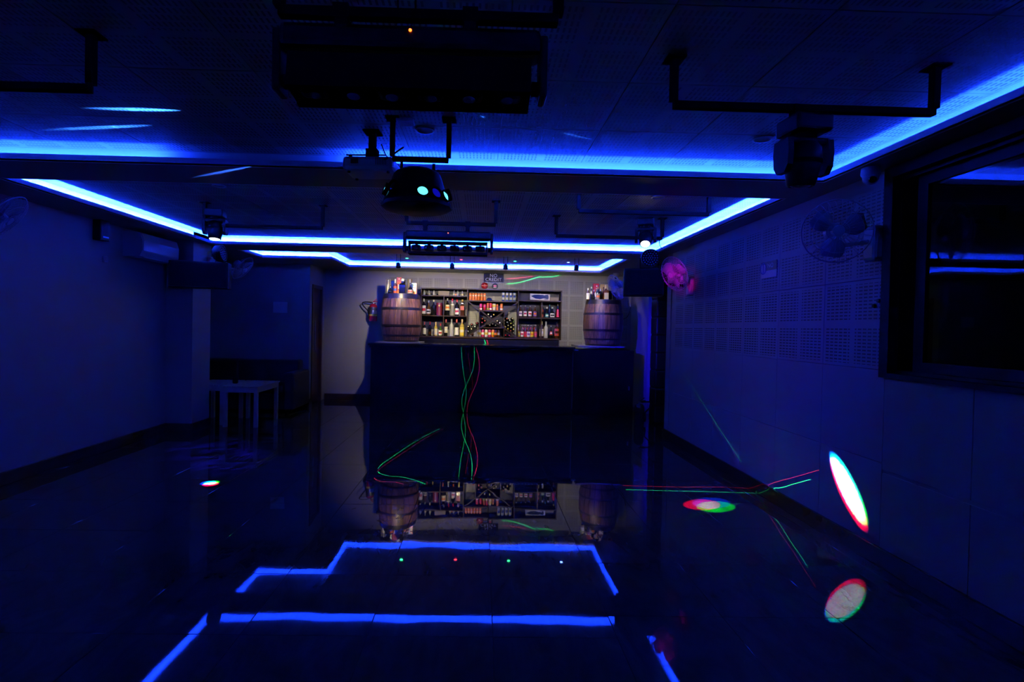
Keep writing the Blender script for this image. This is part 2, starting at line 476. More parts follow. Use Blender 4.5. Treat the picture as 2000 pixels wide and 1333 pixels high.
# skirting boards
def skirt(name, x0, x1, y0, y1): return S(MB().box(x0, x1, y0, y1, 0, .12, bevel=.004).build(name, M_SKIRT))
skirt('baseboard_right', 2.575, 2.599, YN, 7.15)
skirt('baseboard_left', XL, XL + .025, YN, 6.9)
skirt('baseboard_column', -4.175, -3.85, 6.875, 6.9)
skirt('baseboard_column_side', -3.85, -3.825, 6.875, 7.35)
skirt('baseboard_back', -3.07, -1.9, YB - .036, YB - .011)
skirt('baseboard_alcove', -5.3, -3.1, 9.265, 9.29)
skirt('baseboard_door_side', -3.1, -3.075, 9.265, DY0 - .05)

# door 
dr = S(thing('door_1', (-3.16, (DY0 + DY1) / 2, 0), None, None))
MB().box(-3.17, -3.13, DY0 + .01, DY1 - .01, 0.005, DZ - .01, bevel=.004).build('door_leaf', M_DOORW, dr, world=True)
MB().box(-3.14, -3.085, DY0 - .045, DY0 + .012, 0, DZ + .05).box(-3.14, -3.085, DY1 - .012, DY1 + .045, 0, DZ + .05).box(-3.14, -3.085, DY0 + .012, DY1 - .012, DZ - .01, DZ + .05).build('door_frame', M_DOORW, dr, world=True)
MB().tube([(-3.08, DY0 + .09, 1.0), (-3.08, DY0 + .09, 1.55)], .011, 8).tube([(-3.13, DY0 + .09, 1.03), (-3.08, DY0 + .09, 1.03)], .007, 6).tube([(-3.13, DY0 + .09, 1.52), (-3.08, DY0 + .09, 1.52)], .007, 6).build('door_handle', M_STEEL, dr, world=True)

# window
wn = S(thing('window_1', (2.62, (WY0 + WY1) / 2, WZ0), None, None))
cs = MB(); c = .07
cs.box(2.565, 2.625, WY1 - .01, WY1 + c - .01, WZ0 - .03, WZ1 + c).box(2.565, 2.625, WY0 - c, WY0, WZ0 - .03, WZ1 + c).box(2.565, 2.625, WY0, WY1 - .01, WZ1, WZ1 + c).box(2.565, 2.625, WY0, WY1 - .01, WZ0 - .03, WZ0)
cs.build('window_casing', mat('casing_paint', (.006, .0055, .007), .6, spec=.1), wn, world=True)
MB().box(2.62, 2.74, WY1 - .02, WY1, WZ0, WZ1).box(2.62, 2.74, WY0, WY1 - .02, WZ0, WZ0 + .02).box(2.62, 2.74, WY0, WY1 - .02, WZ1 - .02, WZ1).build('window_reveal', M_BLACK, wn, world=True)
gy = 3.02
for (a, b) in ((2.28, 3.10), (1.56, 2.28)):
    MB().box(2.66, 2.69, a, a + .05, WZ0 + .02, WZ1 - .02).box(2.66, 2.69, b - .07, b, WZ0 + .02, WZ1 - .02).box(2.66, 2.69, a + .05, b - .07, WZ0 + .02, WZ0 + .08).box(2.66, 2.69, a + .05, b - .07, WZ1 - .08, WZ1 - .02).build('sash', M_BLACK, wn, world=True)
    MB().box(2.672, 2.677, a + .045, b - .065, WZ0 + .07, WZ1 - .07).build('pane', M_GLASS, wn, world=True)
MB().box(3.25, 3.3, 0.6, 4.2, .6, 2.8).box(2.77, 3.3, .6, .65, .6, 2.8).box(2.77, 3.3, 4.15, 4.2, .6, 2.8).box(2.77, 3.3, .6, 4.2, .55, .6).build('dark_outer_box', M_BLACK, wn, world=True)  # unseen dark box added outside to keep the panes black

# ------------------------------------------------------------------ bar counter
CT = 1.18
cx0, cx1 = at(724, 700, 8.83).x, at(1119, 700, 8.83).x
ct = thing('bar_counter', ((cx0 + cx1) / 2, 9.1, 0), 'long black bar counter with a thin overhanging top', 'bar counter')
MB().box(cx0, cx1, 8.83, 9.40, 0, CT - .04, bevel=.004).build('counter_body', M_COUNTER, ct, world=True)
MB().box(cx0 - .04, cx1 + .03, 8.76, 9.50, CT - .04, CT, bevel=.008).build('countertop', mat('counter_top', (.02, .02, .024), .18), ct, world=True)
MB().box(cx0 - .02, cx1, 8.80, 8.83, CT - .075, CT - .04, bevel=.003).build('top_moulding', M_COUNTER, ct, world=True)
fx0, fx1 = cx1 + .012, at(1238.5, 700, 8.83).x
cf = thing('bar_flap', ((fx0 + fx1) / 2, 9.1, 0), 'black end cabinet closing the right end of the bar beneath the barrel', 'cabinet')
MB().box(fx0, fx1, 8.84, 9.5, 0, CT - .045, bevel=.004).build('cabinet_body', M_COUNTER, cf, world=True)
MB().box(at(1119, 690, 8.82).x - .004, at(1119, 690, 8.82).x + .006, 8.815, 8.83, .1, CT - .08).build('metal_seam', M_STEEL, cf, world=True)
MB().box(at(1121, 683, 8.8).x, at(1129, 683, 8.8).x, 8.77, 8.835, CT - .062, CT - .044).build('metal_clip', M_STEEL, cf, world=True)
p = at(1228, 759, 8.83)
MB().box(p.x - .01, p.x + .012, 8.80, 8.84, p.z - .035, p.z + .035, bevel=.004).build('pull_handle', M_STEEL, cf, world=True)

# stands under the barrels
def slab(px0, px1, label):
    x0, x1 = at(px0, 677, 9.0).x, at(px1, 677, 9.0).x
    return single('base_board', MB().box(x0, x1, 8.80, 9.55, CT + .001, CT + .026, bevel=.003), mat('base_board', (.30, .29, .28), .35), label, 'board', ((x0 + x1) / 2, 9.1, CT))
slab(738, 822, 'thin grey board under the left barrel on the bar')
slab(1126, 1214, 'thin grey board under the right barrel at the bar end')

# back cabinet below the shelves
SX0, SX1 = at(821, 610, 9.87).x, at(1097, 610, 9.87).x
SZ0 = at(960, 659, 9.87).z
bk0, bk1 = SX0 - .85, at(1092, 670, 9.8).x
bc = thing('back_cabinet', ((bk0 + bk1) / 2, 9.98, 0), 'dark low back cabinet against the wall below the bottle shelves', 'cabinet')
MB().box(SX0 - .02, bk1, 9.84, YB - .02, 0, SZ0 - .045, bevel=.004).build('cabinet_body', M_COUNTER, bc, world=True)
for i in range(4):
    a = SX0 + (bk1 - SX0) / 4 * i
    MB().box(a + .01, a + (bk1 - SX0) / 4 - .01, 9.825, 9.842, .08, SZ0 - .2, bevel=.003).build('door', M_COUNTER, bc, world=True)

# ------------------------------------------------------------------ barrels
def barrel(pxc, ytop, ybase, wpx, label, Y=9.17):
    zb = CT + .026; c = at(pxc, ybase, Y); zt = at(pxc, ytop, Y - .2).z; H = zt - zb; R = wpx * (Y - .0) / F / 2
    root = thing('wooden_barrel', (c.x, Y, zb), label, 'barrel')
    prof = lambda t: R * (0.845 + 0.155 * (1 - (2 * t - 1) ** 2))
    N = 22
    for i in range(N):
        a0 = 2 * PI * i / N + .008; a1 = 2 * PI * (i + 1) / N - .008
        m = MB(); K = 8
        ring = []
        for k in range(K + 1):
            t = k / K; r = prof(t)
            ring.append([(rr * math.cos(a), rr * math.sin(a), t * H) for a in (a0, (a0 + a1) / 2, a1) for rr in (r,)] + [((r - .02) * math.cos(a1), (r - .02) * math.sin(a1), t * H), ((r - .02) * math.cos(a0), (r - .02) * math.sin(a0), t * H)])
        for rg in ring: m.v += [Vector(q) for q in rg]
        for k in range(K):
            for q in range(5):
                q2 = (q + 1) % 5; m.f.append((k * 5 + q, k * 5 + q2, (k + 1) * 5 + q2, (k + 1) * 5 + q))
        m.f.append((4, 3, 2, 1, 0)); m.f.append(tuple(K * 5 + q for q in range(5)))
        m.smooth = True
        m.build('stave', M_OAK, root)
    MB().lathe([(0, H - .03), (R * .83, H - .03), (R * .83, H - .012), (0, H - .012)], seg=28).build('barrel_head', M_OAK, root)
    for (a, b) in ((.0, .035), (.90, .998), (.315, .36), (.665, .715), (.13, .16) if pxc > 1000 else (.12, .15)):
        m = MB(); m.lathe([(prof(a) - .004, a * H), (prof(a) + .006, a * H), (prof((a + b) / 2) + .006, (a + b) / 2 * H), (prof(b) + .006, b * H), (prof(b) - .004, b * H)], seg=36)
        m.build('hoop', M_HOOP, root)
    return root, zb + H - .012, Y, R
barL = barrel(783, 574, 667, 79, 'oak barrel with dark iron hoops at the left end of the bar')
barR = barrel(1176.5, 585.5, 677.5, 77, 'oak barrel with dark iron hoops at the right end of the bar')

# ------------------------------------------------------------------ shelf unit
SY0, SY1 = 9.87, YB - .012
def zy(px, py, Y=9.87): return at(px, py, Y).z
def xx(px, py=610, Y=9.87): return at(px, py, Y).x
shelf = thing('bottle_shelf', ((SX0 + SX1) / 2, 10.0, SZ0 - .03), 'dark wooden wall shelf unit with crossed wine rack between bottle compartments', 'shelf')
ZT = zy(960, 567)
def board(name, x0, x1, z0, z1, y0=SY0, y1=SY1): return MB().box(x0, x1, y0, y1, z0, z1, bevel=.002).build(name, M_SHELF, shelf, world=True)
XA, XB = xx(911.5), xx(1011)
TH = .022
board('top_board', SX0, SX1, ZT, ZT + TH, SY0 - .01)
board('bottom_board', SX0, SX1, SZ0 - .03, SZ0, SY0 - .01)
for x in (SX0, XA, XB, SX1 - .02): board('upright', x, x + .02, SZ0, ZT)
xd1, xd2 = xx(865.5), xx(1057)
z_s1 = zy(866, 577.2); z_s2 = zy(866, 616.4); z_s3 = SZ0
board('upright', xd1, xd1 + .018, SZ0, z_s1 - TH)
board('shelf_board', SX0 + .02, XA, z_s1 - TH, z_s1)
board('shelf_board', SX0 + .02, xd1, z_s2 - TH, z_s2); board('shelf_board', xd1 + .018, XA, z_s2 - TH, z_s2)
zc1 = zy(962, 587.8); zc2 = zy(962, 606.5); zc3 = zy(962, 640)
board('shelf_board', XA + .02, XB, zc1 - TH, zc1)
xp1, xp2 = xx(937), xx(984.5)
board('shelf_board', xp1 - .02, xp2 + .02, zc2 - TH, zc2, SY0 + .004)
board('shelf_board', xp1, xp2, zc3 - .018, zc3, SY0 + .004)
board('rack_post', xp1 - .016, xp1, SZ0, zc2 - TH, SY0 + .004); board('rack_post', xp2, xp2 + .016, SZ0, zc2 - TH, SY0 + .004)
def diag(x0, z0, x1, z1, y0):
    d = Vector((x1 - x0, z1 - z0)); n = Vector((-d.y, d.x)).normalized() * .011
    MB().prism([(x0 + n.x, z0 + n.y), (x1 + n.x, z1 + n.y), (x1 - n.x, z1 - n.y), (x0 - n.x, z0 - n.y)], 'y', y0, y0 + .02).build('rack_diagonal', M_SHELF, shelf, world=True)
diag(XA + .02, zc1 - TH, XB, SZ0 + .0, SY0 - .002 + .03)
diag(XB, zc1 - TH, XA + .02, SZ0 + .0, SY0 - .02)
# right cabinet
z_r1 = zy(1055, 587.2); z_r2 = zy(1055, 620.8)
board('upright', xd2, xd2 + .018, SZ0, z_r1 - TH)
board('shelf_board', XB + .02, SX1 - .02, z_r1 - TH, z_r1)
board('shelf_board', XB + .02, xd2, z_r2 - TH, z_r2); board('shelf_board', xd2 + .018, SX1 - .02, z_r2 - TH, z_r2)
M_BACKSHADE = mat('shelf_back_shade', (.012, .010, .014), .5)  # for cabinet backs and for dark sheets in place of shade
def backing(x0, x1, z0, z1): MB().box(x0, x1, SY1 - .012, SY1 - .006, z0, z1).build('back_shade_panel', M_BACKSHADE, shelf, world=True)
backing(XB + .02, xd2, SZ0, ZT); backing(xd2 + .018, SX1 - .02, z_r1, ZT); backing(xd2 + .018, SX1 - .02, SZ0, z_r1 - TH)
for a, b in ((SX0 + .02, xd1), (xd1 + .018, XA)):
    backing(a, b, SZ0 + .13, z_s2 - TH); backing(a, b, z_s2 + .14, z_s1 - TH)  # dark sheets imitate the shade in the upper part of each cell
backing(SX0 + .02, XA, z_s1 + .04, ZT); backing(XA + .02, XB, zc1 + .11, ZT)  # dark sheets in place of shade below the top board
backing(XA + .02, XB, zc1 - TH - .17, zc1 - TH); backing(xp1, xp2 + .09, SZ0, zc1 - TH - .17)  # first sheet imitates shade under the can shelf, second backs the inner box

# ------------------------------------------------------------------ bottles, cans, boxes
PROF = {
 'wine':   [(0, 0), (.96, 0), (1, .02), (1, .56), (.93, .62), (.55, .70), (.36, .76), (.33, .97), (.33, 1), (0, 1)],
 'spirit': [(0, 0), (.95, 0), (1, .02), (1, .60), (.9, .66), (.45, .74), (.36, .80), (.36, 1), (0, 1)],
 'round':  [(0, 0), (.70, 0), (.92, .08), (1, .22), (.96, .38), (.7, .52), (.4, .62), (.32, .68), (.32, 1), (0, 1)],
 'beer':   [(0, 0), (.95, 0), (1, .03), (1, .52), (.85, .62), (.50, .76), (.40, .86), (.38, 1), (0, 1)],
 'mini':   [(0, 0), (1, 0), (1, .58), (.8, .66), (.4, .72), (.4, 1), (0, 1)],
 'square': [(0, 0), (1, 0), (1, .60), (.85, .66), (.36, .72), (.32, .78), (.32, 1), (0, 1)],
 'cone':   [(0, 0), (.95, 0), (1, .04), (.92, .2), (.70, .45), (.50, .62), (.36, .72), (.33, 1), (0, 1)],
 'can':    [(0, 0), (.86, 0), (1, .05), (1, .90), (.82, .97), (.82, 1), (.74, .985), (0, .985)],
}
C_ = dict(
 dark=('bottle_dark', (.006, .006, .007), .1), amber=('bottle_amber', (.13, .04, .008), .12), green=('bottle_green', (.06, .16, .01), .12),
 clear=('bottle_clear', (.32, .30, .28), .12), frost=('bottle_frost', (.46, .45, .43), .4), gold=('gold_foil', (.62, .42, .10), .3),
 yellow=('yellow_wine', (.50, .36, .05), .15), red=('red_cap', (.60, .015, .02), .3), white=('white_label', (.82, .80, .76), .5),
 cream=('cream_label', (.72, .63, .42), .5), maroon=('maroon_card', (.17, .012, .018), .4), orange=('orange_print', (.75, .17, .012), .35),
 blue=('blue_print', (.02, .06, .42), .3), pink=('pink_print', (.60, .03, .12), .35), grey=('grey_cap', (.30, .30, .31), .35),
 black=('black_cap', (.01, .01, .011), .4), brown=('brown_glass', (.06, .018, .006), .12), silver=('silver_can', (.6, .6, .62), .3),
 teal=('teal_print', (.02, .20, .18), .4), card=('cardboard', (.30, .25, .17), .7), purple=('purple_print', (.22, .10, .42), .4),
 yel=('yellow_print', (.75, .55, .03), .4), rust=('rust_print', (.50, .07, .02), .4), tube=('gold_brown_tube', (.20, .15, .08), .4),
 bluedk=('blue_glass', (.01, .02, .12), .1), lime=('lime_print', (.25, .45, .03), .4), whiteg=('white_gloss', (.6, .6, .58), .25),
)
def cm(k): n, c, r = C_[k]; return col(n, c, r)
def bottle(px, ytop, zb, Y, wpx, kind, body, cap, lab, label, group, cat='bottle', em=None, capfrac=.14, lz=(.08, .50), cone=False):
    ztop = at(px, ytop, Y).z; x = at(px, ytop + 15, Y).x; H = ztop - zb; R = wpx * Y / F / 2
    seg = 4 if kind == 'square' else 14
    name = {'can': 'drink_can'}.get(kind, 'bottle')
    root = thing(name, (x, Y, zb), label, cat, group)
    P = PROF[kind]; T = Matrix.Rotation(PI / 4, 4, 'Z') if kind == 'square' else None
    q = 1.0
    rr = R * (1.38 if kind == 'square' else 1)
    if kind == 'can':
        MB().lathe([(r * R, z * H) for r, z in P[1:6]], seg=14).build('can_body', cm(body), root)
        MB().lathe([(0, 0), (.86 * R, 0)], seg=14).lathe([(.82 * R, .97 * H), (.82 * R, H), (.74 * R, .985 * H), (0, .985 * H)], seg=14).build('lid', cm(cap), root)
    else:
        cut = 1 - capfrac
        bp = [(r, z) for r, z in P if z < cut]; rc = P[-2][0]
        bp += [(rc, cut), (0, cut)]
        m = MB().lathe([(r * rr, z * H) for r, z in bp], seg=seg, T=T); 
        if kind == 'square': m.smooth = False
        m.build('glass_body', cm(body), root)
        MB().lathe([(0, cut * H), (rc * rr * 1.12, cut * H), (rc * rr * 1.15, H * .985), (rc * rr * .9, H), (0, H)], seg=10).build('cap', cm(cap), root)
    if lab:
        a, b = lz
        if kind == 'square':
            MB().box(-R * .9, R * .9, -R * 1.0 - .0025, -R * .96, a * H, b * H).build('paper_label', cm(lab), root)
            if em: MB().box(-R * .6, R * .6, -R * 1.0 - .0045, -R * 1.0 - .002, (a + .15 * (b - a)) * H, (a + .45 * (b - a)) * H).build('printed_band', cm(em), root)
        else:
            def rad(z):
                for (r0, z0), (r1, z1) in zip(P, P[1:]):
                    if z0 <= z <= z1 and z1 > z0: return r0 + (r1 - r0) * (z - z0) / (z1 - z0)
                return 1
            N = 5; pr = [(rad(a + (b - a) * i / N) * R + .0015, (a + (b - a) * i / N) * H) for i in range(N + 1)]
            MB().lathe(pr, seg=10, a0=-PI * .94, a1=-PI * .06).build('paper_label', cm(lab), root)
            if em:
                a2, b2 = a + (b - a) * .35, a + (b - a) * .68
                pr = [(rad(a2 + (b2 - a2) * i / 3) * R + .0035, (a2 + (b2 - a2) * i / 3) * H) for i in range(4)]
                MB().lathe(pr, seg=8, a0=-PI * .78, a1=-PI * .22).build('printed_band', cm(em), root)
    return root
YS = 9.985
G1 = 'bottles on the middle left shelf'
for (px, yt, wp, kd, bd, cp, lb, em, lz, lbl) in (
 (828, 583.8, 7.6, 'spirit', 'dark', 'whiteg', 'white', 'red', (.08, .58), 'dark bottle with tall white cap and red-printed white label, leftmost on its shelf'),
 (837, 587.2, 8.6, 'round', 'amber', 'grey', 'white', 'black', (.10, .40), 'squat amber whiskey bottle with round black and white label beside the white-capped bottle'),
 (847, 586.0, 7.8, 'wine', 'dark', 'cream', None, None, (.1, .5), 'plain black bottle with a pale neck foil left of the maroon tube'),
 (874, 583.0, 8.6, 'wine', 'dark', 'grey', 'cream', 'orange', (.30, .62), 'black bottle with oval gold label and grey cap right of the maroon tube'),
 (883.6, 583.8, 7.2, 'spirit', 'clear', 'red', 'white', None, (.62, .68), 'clear bottle with a red cap on the middle left shelf'),
 (892.6, 585.2, 7.6, 'spirit', 'dark', 'red', 'white', 'pink', (.08, .45), 'dark bottle with red cap and broad white label on the middle left shelf'),
 (903, 585.2, 8.0, 'square', 'brown', 'gold', 'rust', None, (.34, .60), 'square amber bottle with gold cap and slanted red label on left shelves'),
):
    bottle(px, yt, z_s2, YS, wp, kd, bd, cp, lb, lbl, G1, em=em, lz=lz, capfrac=.17 if cp in ('whiteg', 'red') else .14)
o = thing('gift_tube', (at(858, 610, YS).x, YS, z_s2), 'maroon cylindrical gift tube with gold crest standing between bottles', 'gift tube')
R = 5.6 * YS / F; H = at(858, 592, YS).z - z_s2
MB().lathe([(0, 0), (R, 0), (R, H * .93), (0, H * .93)], seg=18).build('tube_body', cm('maroon'), o)
MB().lathe([(0, H * .93), (R * 1.03, H * .93), (R * 1.03, H), (0, H)], seg=18).build('lid', cm('maroon'), o)
MB().disc(.018, seg=12, T=Matrix.Translation((0, -R - .001, H * .78)) @ Matrix.Rotation(PI / 2, 4, 'X')).build('gold_crest', cm('gold'), o)

G2 = 'bottles on the bottom left shelf'
for (px, yt, wp, kd, bd, cp, lb, em, lz, lbl) in (
 (829.2, 628.5, 6.0, 'wine', 'dark', 'rust', 'white', None, (.1, .55), 'wine bottle with red capsule and narrow white label, first on the bottom left shelf'),
 (839.6, 628.5, 6.0, 'wine', 'dark', 'red', 'brown', None, (.1, .3), 'black wine bottle with bright red capsule and hardly any label'),
 (851, 629, 6.8, 'wine', 'yellow', 'gold', 'cream', None, (.08, .52), 'golden wine bottle with gold capsule and cream label beside the squat green bottle'),
 (860.2, 632, 7.6, 'round', 'green', 'red', 'white', 'rust', (.06, .45), 'squat green bottle with small red cap and white label'),
 (871, 624, 7.0, 'spirit', 'dark', 'rust', 'cream', 'white', (.2, .56), 'dark bottle with thin red capsule and cream label left of the frosted bottle'),
 (881.8, 623.4, 8.2, 'spirit', 'frost', 'grey', None, None, (.1, .5), 'tall frosted glass bottle on the bottom left shelf'),
 (892, 624, 8.0, 'spirit', 'dark', 'rust', 'white', None, (.08, .52), 'dark bottle with dull red capsule and big blank white label'),
 (902.4, 624, 8.6, 'spirit', 'yellow', 'gold', 'yel', 'cream', (.08, .54), 'golden bottle with yellow label at the right end of the bottom left shelf'),
):
    bottle(px, yt, z_s3, YS, wp, kd, bd, cp, lb, lbl, G2, em=em, lz=lz, capfrac=.23 if kd == 'wine' else .20)
ordn = ['first', 'second', 'third', 'fourth', 'fifth', 'sixth', 'seventh', 'eighth', 'ninth', 'tenth']
for i, px in enumerate((828.5, 837.8, 847.3, 886.5, 894, 903)):
    sd = 'left' if i < 3 else 'right'
    bottle(px, 566.8 + i * .35, z_s1, YS - .03, 4.2, 'mini', 'frost' if i % 2 == 0 else 'clear', 'grey', 'cream' if i % 2 else None, '%s miniature clear bottle %s of the cardboard box on the top left shelf' % (ordn[i % 3], sd), 'miniature bottles on the top left shelf', lz=(.1, .4), capfrac=.2)
def boxthing(name, pxa, pxb, yt, zb, Y, dep, m, label, cat, group=None, parts=None, tilt=0):
    x0, x1 = at(pxa, yt, Y).x, at(pxb, yt, Y).x; zt = at((pxa + pxb) / 2, yt, Y).z
    o = thing(name, ((x0 + x1) / 2, Y, zb), label, cat, group); o.rotation_euler = (0, 0, tilt)
    w2 = (x1 - x0) / 2; H = zt - zb
    MB().box(-w2, w2, 0, dep, 0, H, bevel=.0015).build('box_body', m, o)
    for (nm, a, b, c, d, mm) in (parts or ()):
        MB().box(-w2 + 2 * w2 * a, -w2 + 2 * w2 * b, -.0015, .001, H * c, H * d).build(nm, mm, o)
    return o
boxthing('cardboard_box', 856, 877.4, 568.8, z_s1, 9.90, .12, cm('card'), 'flat tan cardboard box lying between the miniature bottles', 'box')
boxthing('amber_box', 888.8, 891.8, 574.3, z_s1, 9.93, .04, cm('orange'), 'tiny orange packet between miniature bottles on the top left shelf', 'packet')
# centre cans
for i, px in enumerate((918.4, 923.9, 929.4, 934.9, 940.5, 946.4)):
    bottle(px, 572.6 + i * .15, zc1, YS - .04, 5.0, 'can', 'orange', 'yel', 'orange', '%s orange can from the left on the top centre shelf' % ordn[i], 'orange cans on the top centre shelf', 'can', em='cream', lz=(.45, .85))
for i, px in enumerate((982.8, 990.2, 997.4, 1004.6)):
    bottle(px, 570.8 + i * .2, zc1, YS - .04, 5.4, 'can', 'blue', 'silver', 'silver', '%s tall blue can from the left on the top centre shelf' % ordn[i], 'blue cans on the top centre shelf', 'can', em='blue', lz=(.15, .9))
o = thing('cap', (at(955.5, 588, YS).x, YS, zc1), 'dark blue peaked cap lying beside the orange cans', 'cap')
MB().lathe([(.052, 0), (.055, .02), (.045, .05), (.02, .062), (0, .064)], seg=16).build('crown', cm('bluedk'), o)
MB().lathe([(.03, .0), (.085, .004), (.085, .008), (.03, .010)], seg=12, a0=-.9, a1=.9).build('peak', cm('bluedk'), o)
G = 'cans on the small middle shelf'
for (px, yt, wp, a, b, e, lbl) in (
 (939, 593.6, 5.4, 'pink', 'silver', 'white', 'pink can with white base at the left of the small middle shelf'),
 (946.2, 594.2, 5.2, 'red', 'silver', 'pink', 'short red can second from the left on the small middle shelf'),
 (952.6, 592, 5.2, 'rust', 'silver', 'lime', 'tall red can with green foot on the small middle shelf'),
 (958.4, 592, 5.2, 'red', 'silver', 'white', 'tall red and white can left of the yellow topped can'),
 (964.8, 593.4, 6.6, 'cream', 'yel', 'yel', 'wide yellow topped cream can on the small middle shelf'),
 (971, 594.6, 4.0, 'orange', 'grey', 'rust', 'narrow orange can right of the yellow topped can'),
 (979.7, 593.2, 5.8, 'orange', 'white', 'white', 'orange and white can standing apart at the right of the small middle shelf')):
    bottle(px, yt, zc2, YS - .04, wp, 'can', a, b, e, lbl, G, 'can', lz=(.06, .30) if e == 'lime' else (.5, .8) if e != 'white' else (.08, .3))
G = 'cans on the bottom centre shelf'
for (px, yt, a, b, e, lbl) in (
 (936, 644, 'white', 'silver', 'yel', 'leftmost white can with yellow stripe on the bottom centre shelf'),
 (942.8, 644, 'pink', 'white', 'white', 'pink can between the two white cans'),
 (949.5, 644, 'white', 'silver', 'yel', 'white can with yellow stripe between the two pink cans'),
 (956, 644, 'pink', 'white', 'white', 'pink can right of both white cans'),
 (962.6, 644, 'orange', 'yel', 'yel', 'yellow and orange can on the bottom centre shelf'),
 (968, 645, 'brown', 'silver', 'orange', 'dark can with orange flash on the bottom centre shelf'),
 (973.8, 645, 'brown', 'grey', 'clear', 'brown and grey can at the right end of the bottom centre shelf')):
    bottle(px, yt, SZ0, YS - .04, 5.6, 'can', a, b, e, lbl, G, 'can', lz=(.3, .62))
# lying bottles seen by their ends
piles = {
 'left pile of wine rack': [(120, 990, 'cream'), (205, 940, 'rust'), (285, 995, 'white'), (335, 910, 'pink'), (200, 1050, 'cream'), (118, 1108, 'cream'), (222, 1190, 'red')],
 'upper triangle of wine rack': [(620, 688, 'cream'), (755, 697, 'yel'), (687, 742, 'cream')],
 'left triangle of wine rack': [(470, 797, 'rust'), (532, 848, 'rust'), (465, 890, 'pink')],
 'right triangle of wine rack': [(842, 850, 'cream'), (905, 897, 'white')],
 'lower triangle of wine rack': [(728, 930, 'card'), (575, 957, 'card'), (655, 960, 'card'), (800, 960, 'card')],
 'right pile of wine rack': [(1018, 757, 'grey'), (1085, 797, 'rust'), (1222, 795, 'cream'), (1018, 842, 'cream'), (1153, 835, 'cream'), (1250, 868, 'lime'), (1090, 885, 'grey'), (1015, 915, 'grey'), (1183, 915, 'yel'), (1118, 965, 'card'), (1250, 962, 'cream'), (1045, 997, 'card'), (1183, 1010, 'cream'), (1110, 1048, 'yel'), (1248, 1060, 'yel'), (1175, 1095, 'rust'), (1245, 1150, 'grey'), (1045, 1210, 'red'), (1143, 1213, 'red')],
}
capword = dict(cream='cream', rust='dull red', white='white', pink='pinkish', red='bright red', yel='yellow', card='tan', grey='grey', lime='greenish')
num = ['topmost', 'second from the top', 'third from the top', 'fourth from the top', 'fifth from the top', 'sixth from the top', 'seventh from the top', 'eighth from the top', 'ninth from the top', 'tenth from the top', 'tenth from the bottom', 'ninth from the bottom', 'eighth from the bottom', 'seventh from the bottom', 'sixth from the bottom', 'fifth from the bottom', 'fourth from the bottom', 'third from the bottom', 'lowest']
T0 = Matrix.Rotation(-PI / 2, 4, 'X')          # local +Z becomes +Y (into the shelf)
lb_me = {}
def lying(x, z, cap, label, group):
    root = thing('wine_bottle', (x, SY0 + .02, z), label, 'bottle', group)
    if not lb_me:
        R = .031
        lb_me['b'] = MB().lathe([(0, .045), (R * .34, .045), (R * .36, .09), (R * .9, .145), (R, .165), (R, .268), (0, .268)], seg=14, T=T0).mesh('glass_body', cm('dark'))
        for k in capword: lb_me[k] = MB().lathe([(0, 0), (R * .40, 0), (R * .44, .004), (R * .42, .05), (0, .05)], seg=10, T=T0).mesh('capsule', cm(k))
    link('glass_body', lb_me['b'], root); link('capsule', lb_me[cap], root)
for pile, lst in piles.items():
    lst = sorted(lst, key=lambda t: t[1])
    for i, (cx, cy, cp) in enumerate(lst):
        p = at(905 + cx / 12.69, 560 + cy / 12.69, SY0)
        nm = num[i] if len(lst) > 10 else (num[i] if i < len(lst) - 1 else 'lowest')
        if len(lst) == 1: nm = 'single'
        lying(p.x, max(p.z, SZ0 + .032), cp, 'dark bottle lying %s, %s, %s cap' % (nm, pile, capword[cp]), 'bottles lying in the wine rack')
# right cabinet
G = 'beer bottles on the upper right shelf'
for (px, yt, lb, em, lbl) in ((1016.5, 597.5, 'white', 'purple', 'brown beer bottle with white and purple label, first on the upper right shelf'),
   (1025.6, 597.5, 'white', 'pink', 'brown beer bottle with round white and pink label, second on the upper right shelf'),
   (1035, 598, 'white', 'red', 'brown beer bottle with white and bright red label, third on the upper right shelf'),
   (1044.8, 598, 'purple', 'orange', 'brown beer bottle with lilac and orange label left of the shelf divider')):
    bottle(px, yt, z_r2, YS, 6.4, 'beer', 'brown', 'grey', lb, lbl, G, em=em, lz=(.12, .52), capfrac=.06)
G = 'bottles on the upper right shelf'
for (px, yt, wp, kd, bd, cp, lb, em, lz, lbl) in (
 (1058.8, 593.2, 6.2, 'spirit', 'brown', 'grey', 'rust', 'brown', (.05, .58), 'brown bottle with rusty label just right of the shelf divider'),
 (1068, 600, 7.4, 'cone', 'dark', 'whiteg', 'teal', 'white', (.06, .38), 'dark bottle with green label and white cap on the upper right shelf'),
 (1078.7, 600.2, 9.0, 'round', 'dark', 'whiteg', 'white', 'black', (.06, .42), 'squat black bottle with oval white label on the upper right shelf'),
 (1089.4, 594, 7.0, 'cone', 'dark', 'gold', 'red', None, (.06, .62), 'flared bottle with gold cap and red label at the right of its shelf')):
    bottle(px, yt, z_r2, YS, wp, kd, bd, cp, lb, lbl, G, em=em, lz=lz)
bottle(1073.4, 594.5, z_r2, YS + .09, 7.0, 'spirit', 'bluedk', 'teal', None, 'blue glass bottle behind the two dark squat bottles', G)
G = 'beer bottles on the bottom right shelf'
